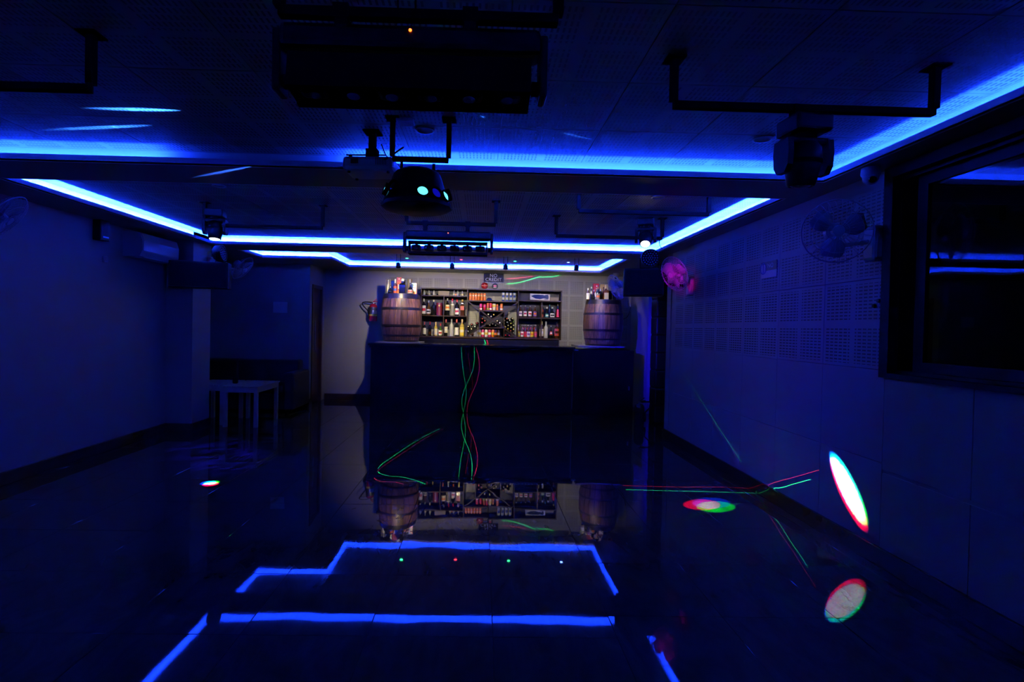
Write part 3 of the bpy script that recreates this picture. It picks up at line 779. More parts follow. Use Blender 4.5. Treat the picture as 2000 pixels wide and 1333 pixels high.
for (px, lb, em, lbl) in ((1012.4, 'yel', 'cream', 'beer bottle with yellow oval label at the left of the bottom right shelf'),
   (1019.4, 'white', 'pink', 'beer bottle with white and pink label beside the first yellow labelled one'),
   (1026, 'red', None, 'beer bottle with plain red label on the bottom right shelf'),
   (1032.2, 'white', 'purple', 'beer bottle with white and purple label on the bottom right shelf'),
   (1039, 'yel', 'orange', 'beer bottle with yellow and orange label, second from the divider'),
   (1046, 'rust', 'pink', 'beer bottle with dark red crossed label next to the divider')):
    bottle(px, 635.2, SZ0, YS, 6.0, 'beer', 'brown', 'grey', lb, lbl, G, em=em, lz=(.08, .48), capfrac=.06)
for i, px in enumerate((1022.7, 1030, 1036.5, 1043)):
    bottle(px, 635.6, SZ0, YS + .085, 5.4, 'beer', 'brown', 'grey', 'pink' if i % 2 == 0 else 'red', '%s beer bottle from the left in the back row of the bottom right shelf' % ordn[i], 'back row of beer bottles', lz=(.66, .84), capfrac=.06)
G = 'bottles on the bottom right shelf'
for (px, yt, wp, kd, bd, cp, lb, em, lz, lbl) in (
 (1057.8, 628.2, 8.0, 'spirit', 'brown', 'cream', 'cream', 'white', (.12, .55), 'amber bottle with tall cream cap and cream label right of the divider'),
 (1066.3, 628.2, 7.8, 'spirit', 'frost', 'grey', None, None, (.1, .5), 'tall frosted glass bottle on the bottom right shelf'),
 (1076, 636.5, 6.4, 'cone', 'dark', 'whiteg', 'rust', 'white', (.25, .55), 'dark bottle with red and white label in the bottom right corner compartment'),
 (1087.4, 630, 9.0, 'spirit', 'brown', 'black', 'rust', 'brown', (.15, .60), 'broad dark bottle with patchy red label at the right end of the bottom shelf')):
    bottle(px, yt, SZ0, YS, wp, kd, bd, cp, lb, lbl, G, em=em, lz=lz, capfrac=.2 if cp == 'cream' else .1)
# knife sign on the upper right shelf
o = thing('knife_sign', (at(1054.5, 583, 9.9).x, 9.9, z_r1), 'small white board printed with a dark knife, propped on the top right shelf', 'sign')
W2 = 19.6 * 9.9 / F; H = 12.5 * 9.9 / F; Z0 = .006
tt = Matrix.Rotation(.03, 4, 'Y')
MB().box(-W2, W2, 0, .012, Z0, Z0 + H, T=tt).build('sign_board', mat('sign_white', (.62, .60, .66), .4), o)
kz = Z0 + H * .52
pts = [(-.9, .1), (-.6, .3), (-.2, .36), (.35, .33), (.38, .24), (.55, .30), (.8, .36), (.86, .1), (.86, -.22), (.78, -.34), (.5, -.24), (.36, -.22), (.0, -.36), (-.45, -.28)]
MB().prism([(W2 * a, kz + H * b) for a, b in pts], 'y', -.0025, .0005).build('knife_picture', cm('bluedk'), o)
MB().box(W2 * .45, W2 * .82, -.002, .0005, Z0 + H * .06, Z0 + H * .14).build('printed_line', cm('bluedk'), o)
boxthing('wooden_batten', 1075, 1091.5, 581.2, z_r1, 9.93, .03, cm('card'), 'short tan batten lying right of the knife board', 'batten')

# on the left barrel
zl, YL = barL[1], barL[2]
def zfix(z): return z
G = 'bottles on the left barrel'
boxthing('gift_box', 753, 762.6, 545.8, zl, YL + .05, .08, cm('tube'), 'narrow brown gift box at the left of the left barrel top', 'box')
bottle(758, 547, zl, YL - .01, 5.4, 'wine', 'cream', 'whiteg', 'cream', 'pale bottle with bright white cap in front of the narrow brown box', G, lz=(.1, .5))
bottle(762, 557.8, zl, YL - .16, 9.4, 'round', 'dark', 'black', None, 'round black bottle at the front left of the left barrel', G, capfrac=.1)
boxthing('gift_box', 763.5, 770, 548.3, zl, YL + .1, .07, cm('bluedk'), 'dark blue box at the back between the left bottles', 'box')
bottle(772, 545.5, zl, YL - .06, 7.4, 'spirit', 'brown', 'white', 'rust', 'brown bottle with white neck beside the tall red box', G, em='blue', lz=(.1, .55), capfrac=.26)
boxthing('gift_box', 775.2, 784, 542, zl, YL - .03, .085, mat('red_card', (.42, .02, .02), .4), 'tall red patterned gift box in the middle of the left barrel', 'box', parts=(
  ('emblem', .4, .6, .88, .93, cm('white')), ('stripe', .05, .9, .76, .79, cm('pink')), ('stripe', .1, .95, .68, .71, cm('orange')), ('figure_print', .3, .75, .34, .6, cm('cream')), ('lower_print', .1, .8, .05, .25, cm('orange'))))
bottle(786.4, 544.8, zl, YL - .12, 12.5, 'square', 'dark', 'white', None, 'broad square black bottle with a white topped neck right of the red box', G, capfrac=.16)
boxthing('gift_box', 787.5, 791, 547.5, zl, YL + .06, .05, M_BLACK, 'slim black box behind the broad square bottle', 'box')
o = thing('gift_tube', (at(800.3, 570, YL + .08).x, YL + .08, zl), 'gold brown metal gift tube on the left barrel', 'gift tube')
R = 4.9 * YL / F; H = at(800, 545, YL).z - zl
MB().lathe([(0, 0), (R, 0), (R, H * .94), (0, H * .94)], seg=18).build('tube_body', cm('tube'), o)
MB().lathe([(0, H * .94), (R * 1.03, H * .94), (R * 1.03, H), (0, H)], seg=18).build('lid', cm('tube'), o)
bx = boxthing('gift_box', 803.5, 814.2, 553.4, zl, YL - .08, .08, cm('whiteg'), 'white and orange gift box with red sides at the right of the left barrel', 'box', parts=(
  ('blue_print', .05, .5, .62, .98, mat('sky_print', (.25, .45, .60), .4)), ('sun_print', .35, .5, .76, .88, cm('yel')), ('wordmark', .25, .85, .58, .64, cm('red')), ('glass_print', .35, .8, .03, .32, cm('orange')), ('red_edge', .88, 1.0, 0, 1, cm('red'))))
bottle(801.5, 553, zl, YL - .17, 11.0, 'round', 'dark', 'black', 'card', 'round flask with colourful label in front of the white and orange box', G, em='rust', lz=(.1, .42), capfrac=.12)
# on the right barrel
zr, YR = barR[1], barR[2]
G = 'bottles on the right barrel'
bottle(1148.3, 563.5, zr, YR - .10, 6.4, 'spirit', 'brown', 'whiteg', 'white', 'red-brown bottle with a pinkish white label at the left edge of the right barrel', G, lz=(.08, .60))
bottle(1154.8, 560.8, zr, YR - .12, 7.0, 'cone', 'dark', 'silver', 'grey', 'black bottle with a silver cap, second from the left on the right barrel', G, em='silver', lz=(.45, .7))
bottle(1159.5, 566.5, zr, YR - .05, 6.0, 'round', 'dark', 'silver', None, 'low dark bottle in front of the bright red box', G)
boxthing('gift_box', 1159.8, 1170.2, 554.2, zr, YR + .04, .09, mat('bright_red_card', (.50, .01, .02), .4), 'bright red gift box at the back of the right barrel', 'box', parts=(('emblem', .45, .68, .8, .9, cm('white')),))
bottle(1164.6, 563.5, zr, YR - .05, 6.6, 'wine', 'clear', 'white', 'white', 'pale bottle with white shoulder label below the red box', G, lz=(.3, .66), capfrac=.05)
bottle(1167.6, 560.8, zr, YR - .13, 8.0, 'spirit', 'dark', 'gold', 'card', 'dark bottle with green and orange picture label at the front of the right barrel', G, em='orange', lz=(.06, .50))
bottle(1173, 563.8, zr, YR - .09, 6.2, 'wine', 'dark', 'whiteg', None, 'dark bottle with white cap between the picture label and the cream label', G, capfrac=.22)
boxthing('gift_box', 1173.4, 1180.6, 555.6, zr, YR + .05, .08, mat('yellow_card', (.55, .36, .07), .4), 'yellow gold gift box at the back of the right barrel', 'box')
bottle(1178.6, 560.8, zr, YR - .05, 5.4, 'wine', 'brown', 'brown', None, 'slim brown bottle left of the cream labelled square bottle', G)
bottle(1183.4, 557.5, zr, YR - .13, 9.4, 'square', 'amber', 'gold', 'cream', 'square amber bottle with a big cream label on the right barrel', G, lz=(.02, .5), capfrac=.22)
boxthing('gift_box', 1182.2, 1187.6, 556.0, zr, YR + .04, .07, cm('cream'), 'cream gift box behind the square amber bottle', 'box')
boxthing('dark_crate', 1189.4, 1196, 568, zr, YR - .08, .09, M_BLACKG, 'glossy black box standing right of the square amber bottle', 'box')
boxthing('dark_crate', 1197, 1203.5, 572, zr, YR - .04, .09, M_BLACKG, 'low glossy black box at the right edge of the right barrel', 'box')

# NO CREDIT sign and two round ornaments on top of the shelf
o = thing('credit_sign', at(964.2, 552, 10.10), 'black sign reading NO CREDIT on the wall above the shelves', 'sign')
W2, H = 19.3 * 10.1 / F, 18.5 * 10.1 / F
MB().box(-W2, W2, 0, .012, 0, H, bevel=.002).build('sign_board', M_BLACK, o)
Mx = Matrix.Translation((-.005, -.002, H * .70)) @ Matrix.Rotation(PI / 2, 4, 'X')
M_LET = mat('sign_lettering', (.9, .88, .9), .5)
text_mesh('NO', .093, 'lettering', M_LET, o, Mx)
text_mesh('CREDIT', .091, 'lettering', M_LET, o, Matrix.Translation((-.005, -.002, H * .28)) @ Matrix.Rotation(PI / 2, 4, 'X'))
MB().box(-W2, W2, -.001, .004, -.004, 0).build('sign_edge', M_STEEL, o)
zt = ZT + TH
def rnd(px, py, r, Y=9.9):
    return at(px, py, Y)
p = at(946.6, 556, 9.95); R = 6.6 * 9.95 / F
o = thing('round_ornament', (p.x, 9.95, zt), 'shiny red disc with an orange cross band standing on the shelf top', 'ornament')
T = Matrix.Translation((0, 0, R)) @ Matrix.Rotation(PI / 2, 4, 'X')
MB().lathe([(0, .03), (R * .6, .026), (R * .92, .014), (R, 0), (R, -.01), (0, -.01)], seg=28, T=T).build('disc', mat('red_lacquer', (.30, .012, .01), .2), o)
MB().box(-R * .95, R * .95, -.031, -.012, R * .90, R * 1.08).build('cross_band', cm('orange'), o)
MB().box(-R * .07, R * .07, -.033, -.012, R * .55, R * 1.5).build('upright_band', cm('orange'), o)
p = at(966.8, 557, 9.95); R = 5.9 * 9.95 / F
o = thing('round_badge', (p.x, 9.95, zt), 'round dark badge with a red emblem below the NO CREDIT sign', 'ornament')
T = Matrix.Translation((0, 0, R)) @ Matrix.Rotation(PI / 2, 4, 'X')
MB().lathe([(0, .012), (R, .012), (R, -.008), (0, -.008)], seg=28, T=T).build('disc', M_BLACK, o)
MB().prism([(-R * .45, R * .75), (R * .45, R * .75), (R * .55, R * 1.3), (R * .3, R * 1.5), (R * .15, R * 1.35), (0, R * 1.55), (-R * .15, R * 1.35), (-R * .3, R * 1.5), (-R * .55, R * 1.3)], 'y', -.0165, -.011).build('red_emblem', cm('pink'), o)
MB().box(-R * .5, R * .5, -.0165, -.011, R * .45, R * .68).build('cream_band', cm('cream'), o)

# ------------------------------------------------------------------ fire extinguishers
def extinguisher(loc, H, label, m, lab=True, hose_side=-1):
    o = thing('fire_extinguisher', loc, label, 'fire extinguisher')
    r = H * .165; h = H * .72
    MB().lathe([(0, 0), (r * .95, 0), (r, .015), (r, h * .80), (r * .85, h * .92), (r * .4, h), (0, h)], seg=20).build('cylinder', m, o)
    MB().lathe([(0, h), (r * .28, h), (r * .28, h + H * .07), (0, h + H * .07)], seg=10).build('valve', M_STEEL, o)
    MB().tube([(-.01, -.01, h + H * .06), (.05, -.02, h + H * .17), (.07, -.02, h + H * .20)], .007, 6).tube([(-.01, -.01, h + H * .06), (.04, -.02, h + H * .09), (.09, -.02, h + H * .10)], .007, 6).build('lever', cm('red') if lab else M_BLACK, o)
    s = hose_side; pts = []
    for i in range(15):
        t = i / 14
        pts.append((s * (r * .3 + math.sin(PI * min(1, t * 1.15)) * r * 2.0 + t * r * .9), -.02, h + H * .05 + math.sin(PI * t) * .03 - t * t * H * .52))
    MB().tube(pts, .011, 8).build('hose', M_BLACK, o)
    MB().tube([pts[-1], (pts[-1][0] - s * .01, -.02, pts[-1][2] - .07)], .016, 8).build('nozzle', M_BLACK, o)
    if lab:
        MB().lathe([(r + .001, h * .40), (r + .001, h * .80)], seg=12, a0=-PI * .95, a1=-PI * .05).build('dark_label', mat('ext_label_dark', (.05, .05, .06), .4), o)
        MB().lathe([(r + .002, h * .42), (r + .002, h * .62)], seg=8, a0=-PI * .48, a1=-PI * .08).build('white_label', cm('white'), o)
        MB().lathe([(r + .002, h * .30), (r + .002, h * .40)], seg=12, a0=-PI * .95, a1=-PI * .05).build('yellow_band', cm('yel'), o)
    else:
        MB().lathe([(r + .001, h * .35), (r + .001, h * .7)], seg=12, a0=-PI * .9, a1=-PI * .1).build('paper_label', M_BLACKG, o)
    return o
p = at(728.5, 628, 10.05)
e1 = extinguisher(p, .475, 'red fire extinguisher hanging on the back wall left of the barrel', mat('ext_red', (.42, .012, .015), .25))
MB().box(-.02, .02, .07, .115, .3, .36).build('wall_bracket', M_BLACKM, e1)
p = atz(1248, 829, 0)
extinguisher((p.x, p.y, 0), .46, 'dark fire extinguisher standing on the floor right of the bar', M_BLACKG, lab=False, hose_side=1)

# ------------------------------------------------------------------ padded pillar
px0, px1 = at(1279, 700, 8.1).x, at(1304, 700, 8.1).x
pp = thing('padded_pillar', ((px0 + px1) / 2, 8.2, 0), 'tall black padded pillar with metal studs beside the right wall corner', 'pillar')
MB().box(px0 + .02, px1 - .02, 8.12, 8.35, 0, ZS).build('pillar_core', M_BLACK, pp, world=True)
for k in range(9):
    z0 = .02 + .282 * k
    MB().box(px0, px1, 8.06, 8.34, z0, min(z0 + .274, ZS), bevel=.022).build('pad', M_LEATH, pp, world=True)
    MB().lathe([(0, .012), (.010, .008), (.012, 0), (0, 0)], seg=10, T=Matrix.Translation((px1 - .012, 8.062, z0 + .272)) @ Matrix.Rotation(PI / 2, 4, 'X')).build('stud', M_STEEL, pp, world=True)

# ------------------------------------------------------------------ sofa, table
sx1 = at(570, 800, 8.42).x
sf_ = thing('sofa', (-4.1, 8.8, 0), 'long dark leather sofa against the alcove wall behind the slatted table', 'sofa')
MB().box(-5.2, sx1 - .14, 8.42, 9.2, .06, .34, bevel=.02).build('sofa_base', M_SOFA, sf_, world=True)
for (a, b) in ((-5.18, -4.2), (-4.19, sx1 - .15)):
    MB().box(a, b, 8.40, 9.0, .34, .47, bevel=.035).build('seat_cushion', M_SOFA, sf_, world=True)
zb_ = at(500, 702, 9.05).z
for (a, b) in ((-5.18, -4.2), (-4.19, sx1 - .10)):
    MB().box(a, b, 8.98, 9.24, .40, zb_, bevel=.04).build('back_cushion', M_SOFA, sf_, world=True)
MB().box(sx1 - .15, sx1 + .02, 8.40, 9.22, .06, at(594, 724, 8.9).z, bevel=.035).build('armrest', M_SOFA, sf_, world=True)
for x in (-5.1, -4.15, sx1 - .1):
    for y in (8.47, 9.15): MB().box(x - .025, x + .025, y - .025, y + .025, 0, .06).build('leg', M_BLACK, sf_, world=True)

tx1 = -3.12; tx0 = -4.02; ty0, ty1 = 7.25, 8.05; tz = .585
def table(x0, x1, label, ty0=ty0):
    t = thing('slatted_table', ((x0 + x1) / 2, (ty0 + ty1) / 2, 0), label, 'table', 'slatted tables before the sofa')
    n = 7; wd_ = (x1 - x0) / n
    for i in range(n):
        MB().box(x0 + wd_ * i + .006, x0 + wd_ * (i + 1) - .006, ty0, ty1, tz - .02, tz, bevel=.003).build('slat', M_WOODW, t, world=True)
    for y in (ty0 + .02, ty1 - .045): MB().box(x0 + .02, x1 - .02, y, y + .025, tz - .09, tz - .02).build('apron', M_WOODW, t, world=True)
    for x in (x0 + .02, x1 - .045): MB().box(x, x + .025, ty0 + .046, ty1 - .046, tz - .09, tz - .02).build('side_apron', M_WOODW, t, world=True)
    for x in (x0 + .02, x1 - .07):
        for y in (ty0 + .02, ty1 - .07): MB().box(x, x + .05, y, y + .05, 0, tz - .0905, bevel=.003).build('leg', M_WOODW, t, world=True)
    return t
table(-3.64, tx1, 'small white slatted table before the sofa, nearer the bar')
table(-4.18, -3.66, 'small white slatted table half hidden by the wall column', 7.38)
p = at(459.5, 756, 7.6)
o = thing('menu_stand', (-3.7 + .12, 7.6, tz), 'small dark cup standing on the slatted table', 'cup')
MB().lathe([(0, .004), (.030, 0), (.036, .01), (.040, .10), (.036, .10), (.032, .012), (0, .012)], seg=16).build('cup_body', M_BLACK, o)
MB().lathe([(.040, .088), (.043, .092), (.043, .102), (.040, .104)], seg=16).build('rim', M_BLACKG, o)
o.name = 'cup'
o.location.x = at(459.5, 752, 7.6).x

# poster
p = at(547, 611, 9.28)
o = thing('notice_sheet', (p.x, 9.283, p.z), 'blank pale notice sheet on the alcove wall above the sofa', 'notice')
W2 = 13.2 * 9.28 / F; H = 20.5 * 9.28 / F
MB().box(-W2, W2, -.003, 0.005, 0, H).build('sheet', cm('white'), o)
MB().box(-W2 - .006, W2 + .006, -.001, .006, -.006, H + .006).build('backing', M_WHITE, o)

# ------------------------------------------------------------------ ceiling pipes (hanging bars)
def hang_bar(pxa, pxb, y, Y, label, w=.016, zc=ZC):
    a, b = at(pxa, y, Y), at(pxb, y, Y); z = at((pxa + pxb) / 2, y, Y).z
    o = thing('hanging_bar', ((a.x + b.x) / 2, Y, z), label, 'bar', 'black bars hung from the ceiling')
    L = (b.x - a.x) / 2
    MB().box(-L, L, -w, w, -w, w, bevel=.003).build('crossbar', M_BLACKM, o)
    for s in (-1, 1):
        MB().box(s * L - w, s * L + w, -w, w, w, zc - z - .003, bevel=.003).build('drop_rod', M_BLACKM, o)
        MB().box(s * L - .04, s * L + .04, -.04, .04, zc - z - .008, zc - z - .001).build('ceiling_plate', M_BLACKM, o)
    return o, z
hb_near, z_hn = hang_bar(545, 1090, 32, 1.62, 'black bar hung over the big front light batten')
hb_r, z_hr = hang_bar(1315, 1824, 213, 2.25, 'black bar hung at the right holding the unlit moving head')
hb_l, z_hl = hang_bar(-330, 178, 166, 2.2, 'black bar hung at the far left of the front ceiling bay')
hb_m, z_hm = hang_bar(794, 968, 437.5, 4.85, 'black bar hung over the small light batten in the middle bay')
hb_r2, z_hr2 = hang_bar(1130, 1384, 416, 4.4, 'empty black bar hung in the middle bay at the right')
hb_r3, z_hr3 = hang_bar(1086, 1293, 463.5, 5.4, 'black bar hung at the right holding the lit moving head')
hb_l2, z_hl2 = hang_bar(400, 630, 443, 5.2, 'black bar hung at the left holding the lit moving head')
hb_d, z_hd = hang_bar(766, 876, 312, 2.98, 'short black bar hung beside the projector', w=.014)

# ------------------------------------------------------------------ light battens
def batten(px, ytop, Y, tilt, label, W=.81, zbar=None):
    c = at(px, ytop, Y)
    o = thing('light_batten', c, label, 'stage light', 'pixel light battens')
    h = .075
    m = MB(); m.box(-W / 2, W / 2, -.05, .05, -h, 0, bevel=.018); m.build('housing', M_BLACK, o)
    for s in (-1, 1):
        MB().box(s * W / 2 - (.004 if s > 0 else .022), s * W / 2 + (.022 if s > 0 else .004), -.04, .04, -.205, -.015, bevel=.008).build('side_arm', M_BLACK, o)
        MB().lathe([(0, -.012), (.022, -.012), (.022, .012), (0, .012)], seg=12, T=Matrix.Translation((s * (W / 2 - .012), 0, -.165)) @ Matrix.Rotation(PI / 2, 4, 'Y')).build('tilt_knob', M_BLACKM, o)
    iw = W / 2 - .03
    fr = bpy.data.objects.new('head_frame', None)
    T = Matrix.Translation((0, 0, -.155)) @ Matrix.Rotation(tilt, 4, 'X')
    m = MB(); m.box(-iw, iw, -.055, .055, .038, .056, T=T); m.box(-iw, iw, -.055, .055, -.066, -.044, T=T); m.box(-iw, -iw + .012, -.05, .05, -.044, .038, T=T); m.box(iw - .012, iw, -.05, .05, -.044, .038, T=T)
    fr = m.build('head_frame', M_BLACKM, o)
    for i in range(6):
        x = -iw + .07 + (2 * iw - .14) * i / 5
        hd = MB().box(x - .044, x + .044, -.05, .05, -.030, .022, T=T, bevel=.014).build('pixel_head', M_BLACK, o)
        MB().box(x - .012, x + .012, -.012, .012, .020, .040, T=T).build('head_neck', M_BLACKM, o)
        MB().disc(.02, T=T @ Matrix.Translation((x, -.0505, -.004)) @ Matrix.Rotation(PI / 2, 4, 'X')).build('lens', M_BLACKG, hd)
    zb = (zbar - c.z)
    for s in (-.55, .45):
        MB().box(s * W / 2 - .018, s * W / 2 + .018, -.02, .02, -.001, zb - .016).box(s * W / 2 - .024, s * W / 2 + .024, -.024, .024, zb - .022, zb + .022).build('clamp', M_BLACKM, o)
    MB().lathe([(0, .004), (.004, .003), (.005, 0)], seg=10, T=Matrix.Translation((.0, -.052, -.022)) @ Matrix.Rotation(PI / 2, 4, 'X')).build('red_indicator', mat('indicator_red', (1, .1, .02), emit=(1, .12, .01), es=6), o)
    return o
b1 = batten(806, 64, 1.62, math.radians(82), 'large dark light batten hung across the front ceiling bay', W=.80, zbar=z_hn)
b2 = batten(876, 453, 4.85, 0, 'small light batten with six heads hung in the middle ceiling bay', W=.80, zbar=z_hm)
# moving head lights
M_LENSW = mat('lens_white', (1, 1, 1), emit=(1, .93, .97), es=14)
M_LENSB = mat('lens_blue', (.5, .8, 1), emit=(.14, .80, 1.0), es=1.6)
def moving_head(c, pan, tilt, label, lit, zbar):
    o = thing('moving_head_light', c, label, 'stage light', 'moving head lights hung from the bars', rot=(0, 0, pan))
    MB().box(-.085, .085, -.075, .075, -.075, 0, bevel=.012).build('base_box', M_BLACK, o)
    MB().box(-.06, -.03, -.02, .02, -.002, zbar - c.z + .012).box(.03, .06, -.02, .02, -.002, zbar - c.z + .012).build('clamp', M_BLACKM, o)
    MB().lathe([(0, -.095), (.05, -.095), (.05, -.07), (0, -.07)], seg=18).build('pan_bearing', M_BLACKM, o)
    MB().box(-.1, .1, -.04, .04, -.125, -.092, bevel=.012).build('yoke_bridge', M_BLACK, o)
    for s in (-1, 1):
        m = MB(); m.prism([(-.045, -.105), (.045, -.105), (.05, -.16), (.045, -.22), (.025, -.25), (-.025, -.25), (-.045, -.22), (-.05, -.16)], 'x', s * .082, s * .108)
        m.build('yoke_arm', M_BLACK, o)
    T = Matrix.Translation((0, 0, -.195)) @ Matrix.Rotation(tilt, 4, 'X')
    hd = MB().lathe([(0, .085), (.045, .085), (.066, .06), (.072, .02), (.068, -.04), (.056, -.10), (.050, -.105), (.046, -.100)], seg=22, T=T).build('head', M_BLACK, o)
    MB().lathe([(.073, .01), (.0745, .006), (.0745, -.006), (.073, -.01)], seg=22, T=T).build('head_rib', M_BLACKM, o)
    MB().lathe([(.046, -.100), (.03, -.108), (0, -.112)], seg=20, T=T).build('lens', M_LENSW if lit else M_BLACKG, o)
    return o, (Matrix.Translation(c) @ Matrix.Rotation(pan, 4, 'Z') @ T @ Vector((0, 0, -.125)))
c1 = at(1571, 231, 2.25); c1.z = min(c1.z, z_hr - .03)
mh1, _ = moving_head(c1, .10, .12, 'unlit moving head light hung at the right of the front bay', False, z_hr)
c2 = at(1262, 428, 5.4)
mh2, tip2 = moving_head(c2, -.35, -.65, 'lit white moving head light hung at the right of the middle bay', True, z_hr3)
c3 = at(421, 410, 5.2)
mh3, tip3 = moving_head(c3, 0.15, -.15, 'lit white moving head light hung at the left of the middle bay', True, z_hl2)

# projector
pc = at(727, 328, 3.2)
pj = thing('projector', pc, 'white ceiling projector on a short black pole', 'projector', rot=(0, 0, -.06))
MB().box(-.155, .155, -.11, .11, -.045, .04, bevel=.022).build('projector_body', M_WHITE, pj)
MB().box(-.10, -.055, -.1125, -.105, -.008, .022).build('vent_panel', M_BLACK, pj)
for i in range(7): MB().box(.05 + .010 * i, .054 + .010 * i, -.112, -.104, -.015, .028).build('vent_slot', M_BLACK, pj)
MB().lathe([(.026, -.004), (.030, 0), (.030, .03), (.020, .034), (0, .03)], seg=16, T=Matrix.Translation((.06, .10, 0)) @ Matrix.Rotation(-PI / 2, 4, 'X')).build('lens', M_BLACKG, pj)
for (x, y) in ((-.12, -.08), (.12, -.08), (-.12, .08), (.12, .08)): MB().lathe([(0, -.055), (.01, -.055), (.01, -.043), (0, -.043)], seg=8, c=(x, y, 0)).build('foot', M_BLACK, pj)
MB().box(-.02, .02, -.02, .02, .038, ZC - pc.z - .006).box(-.035, .035, -.03, .03, .036, .11).build('pole', M_BLACKM, pj)
MB().box(-.05, .05, -.05, .05, ZC - pc.z - .012, ZC - pc.z - .002).build('ceiling_plate', M_BLACKM, pj)
MB().box(-.13, -.11, -.06, -.04, .04, .055).box(-.14, .1, -.075, -.065, .052, .058).build('mount_arm', M_BLACKM, pj)

# effect (derby) light: domed polygon body with round lenses
dc = DERBY
db = thing('effect_light', dc, 'black faceted effect light with glowing blue lenses beside the projector', 'stage light', rot=(0, 0, .18))
MB().lathe([(0, .11), (.10, .11), (.135, .09), (.175, -.02), (.195, -.075), (.205, -.085), (.205, -.105), (.17, -.118), (0, -.122)], seg=12).build('housing', M_BLACK, db)
MB().box(-.10, -.085, -.015, .015, .09, z_hd - dc.z - .014).box(.085, .10, -.015, .015, .09, z_hd - dc.z - .014).box(-.1, .1, -.015, .015, .105, .118).build('mounting_yoke', M_BLACKM, db)
def lens_at(ang, z, r, m):
    rr = .181 if z > -.03 else .189; tiltv = math.radians(20)
    n = Vector((math.cos(ang) * math.cos(tiltv), math.sin(ang) * math.cos(tiltv), -math.sin(tiltv) + .68)).normalized()
    q = n.to_track_quat('Z', 'Y').to_matrix().to_4x4()
    Tm = Matrix.Translation((math.cos(ang) * rr, math.sin(ang) * rr, z)) @ q
    MB().lathe([(r + .006, -.012), (r + .006, .012), (r, .012), (r, -.002)], seg=20, T=Tm).build('lens_ring', M_BLACKM, db)
    MB().lathe([(r, .0), (r * .6, .008), (0, .011)], seg=20, T=Tm).build('lens', m, db)
M_LENSD = mat('lens_dim_blue', (.1, .1, .6), .2, emit=(.01, .01, 1), es=.25)
for (dg, m) in ((-83, M_LENSB), (-45 - 14, M_LENSD), (-36, M_LENSB), (-158, M_LENSB), (-130, None), (10, None), (60, None), (110, None), (160, None)):
    if m is None: m = M_BLACKG
    lens_at(math.radians(dg) - .18 + (.16 if -90 < dg < -30 else 0), -.052 if -90 < dg < -30 else -.016, .030, m)

# cables
def cable(pts, label, r=.0035):
    pts = [Vector(p) for p in pts]; out = []
    n = len(pts)
    for i in range(n - 1):
        p0, p1, p2, p3 = pts[max(i - 1, 0)], pts[i], pts[i + 1], pts[min(i + 2, n - 1)]
        for k in range(6):
            t = k / 6
            out.append(.5 * ((2 * p1) + (p2 - p0) * t + (2 * p0 - 5 * p1 + 4 * p2 - p3) * t * t + (3 * p1 - p0 - 3 * p2 + p3) * t ** 3))
    out.append(pts[-1])
    return single('cable', MB().tube(out, r, 6), M_BLACK, label, 'cable', pts[0])
cable([at(745, 282, 2.95), at(752, 300, 2.95), at(757, 309, 2.92), at(749, 312, 2.9)], 'short black cable looped above the projector')
cable([at(788, 288, 2.98), at(776, 296, 2.96), at(768, 302, 2.95)], 'black plug lead dropping from the ceiling beside the projector', .005)
cable([at(777, 0, 1.7), at(776, 40, 1.66), at(765, 72, 1.6)], 'black cable rising from the middle of the front light batten')
cable([at(812, 0, 1.7), at(810, 30, 1.66), at(795, 74, 1.6)], 'black cable right of another cable on the front light batten')
cable([at(912, 434, 4.85), at(915, 444, 4.83), at(909, 452, 4.82), at(900, 453.5, 4.82)], 'thin black cable looped at the small light batten')
cable([at(1288, 462, 5.4), at(1288, 478, 5.42), at(1293, 486, 5.45)], 'thin black cable hanging beside the lit right moving head')
cable([at(1232, 600, 9.9), at(1226, 618, 10.0), at(1215, 625, 10.155)], 'loose cable hanging on the wall right of the barrel', .005)
p = at(791, 287, 3.0); 
single('ceiling_socket', MB().box(p.x - .05, p.x + .05, 2.96, 3.04, ZC - .022, ZC - .002, bevel=.004), M_WHITE, 'white socket plate on the ceiling above the effect light', 'socket', (p.x, 3.0, ZC - .02))
# recessed ceiling downlights
for (px, py, lbl) in ((830, 254, 'round unlit downlight in the front bay ceiling, above the effect light'), (1490, 271, 'round unlit downlight in the front bay ceiling near the right moving head'), (428, 363, 'round unlit downlight in the middle bay ceiling, at the left'), (1285, 385, 'round unlit downlight in the middle bay ceiling, at the right'), (541, 420, 'round unlit downlight in the middle bay ceiling left of the small light batten')):
    p = atz(px, py, ZC)
    o = thing('downlight', (p.x, p.y, ZC), lbl, 'downlight', 'round downlights in the ceiling')
    MB().lathe([(.058, -.001), (.060, -.006), (.048, -.008), (.046, -.002)], seg=24).build('rim', M_WHITE, o)
    MB().lathe([(.046, -.003), (0, -.003)], seg=24).build('diffuser', mat('diffuser', (.35, .35, .36), .5) if 'diffuser' not in MATS else MATS['diffuser'], o)

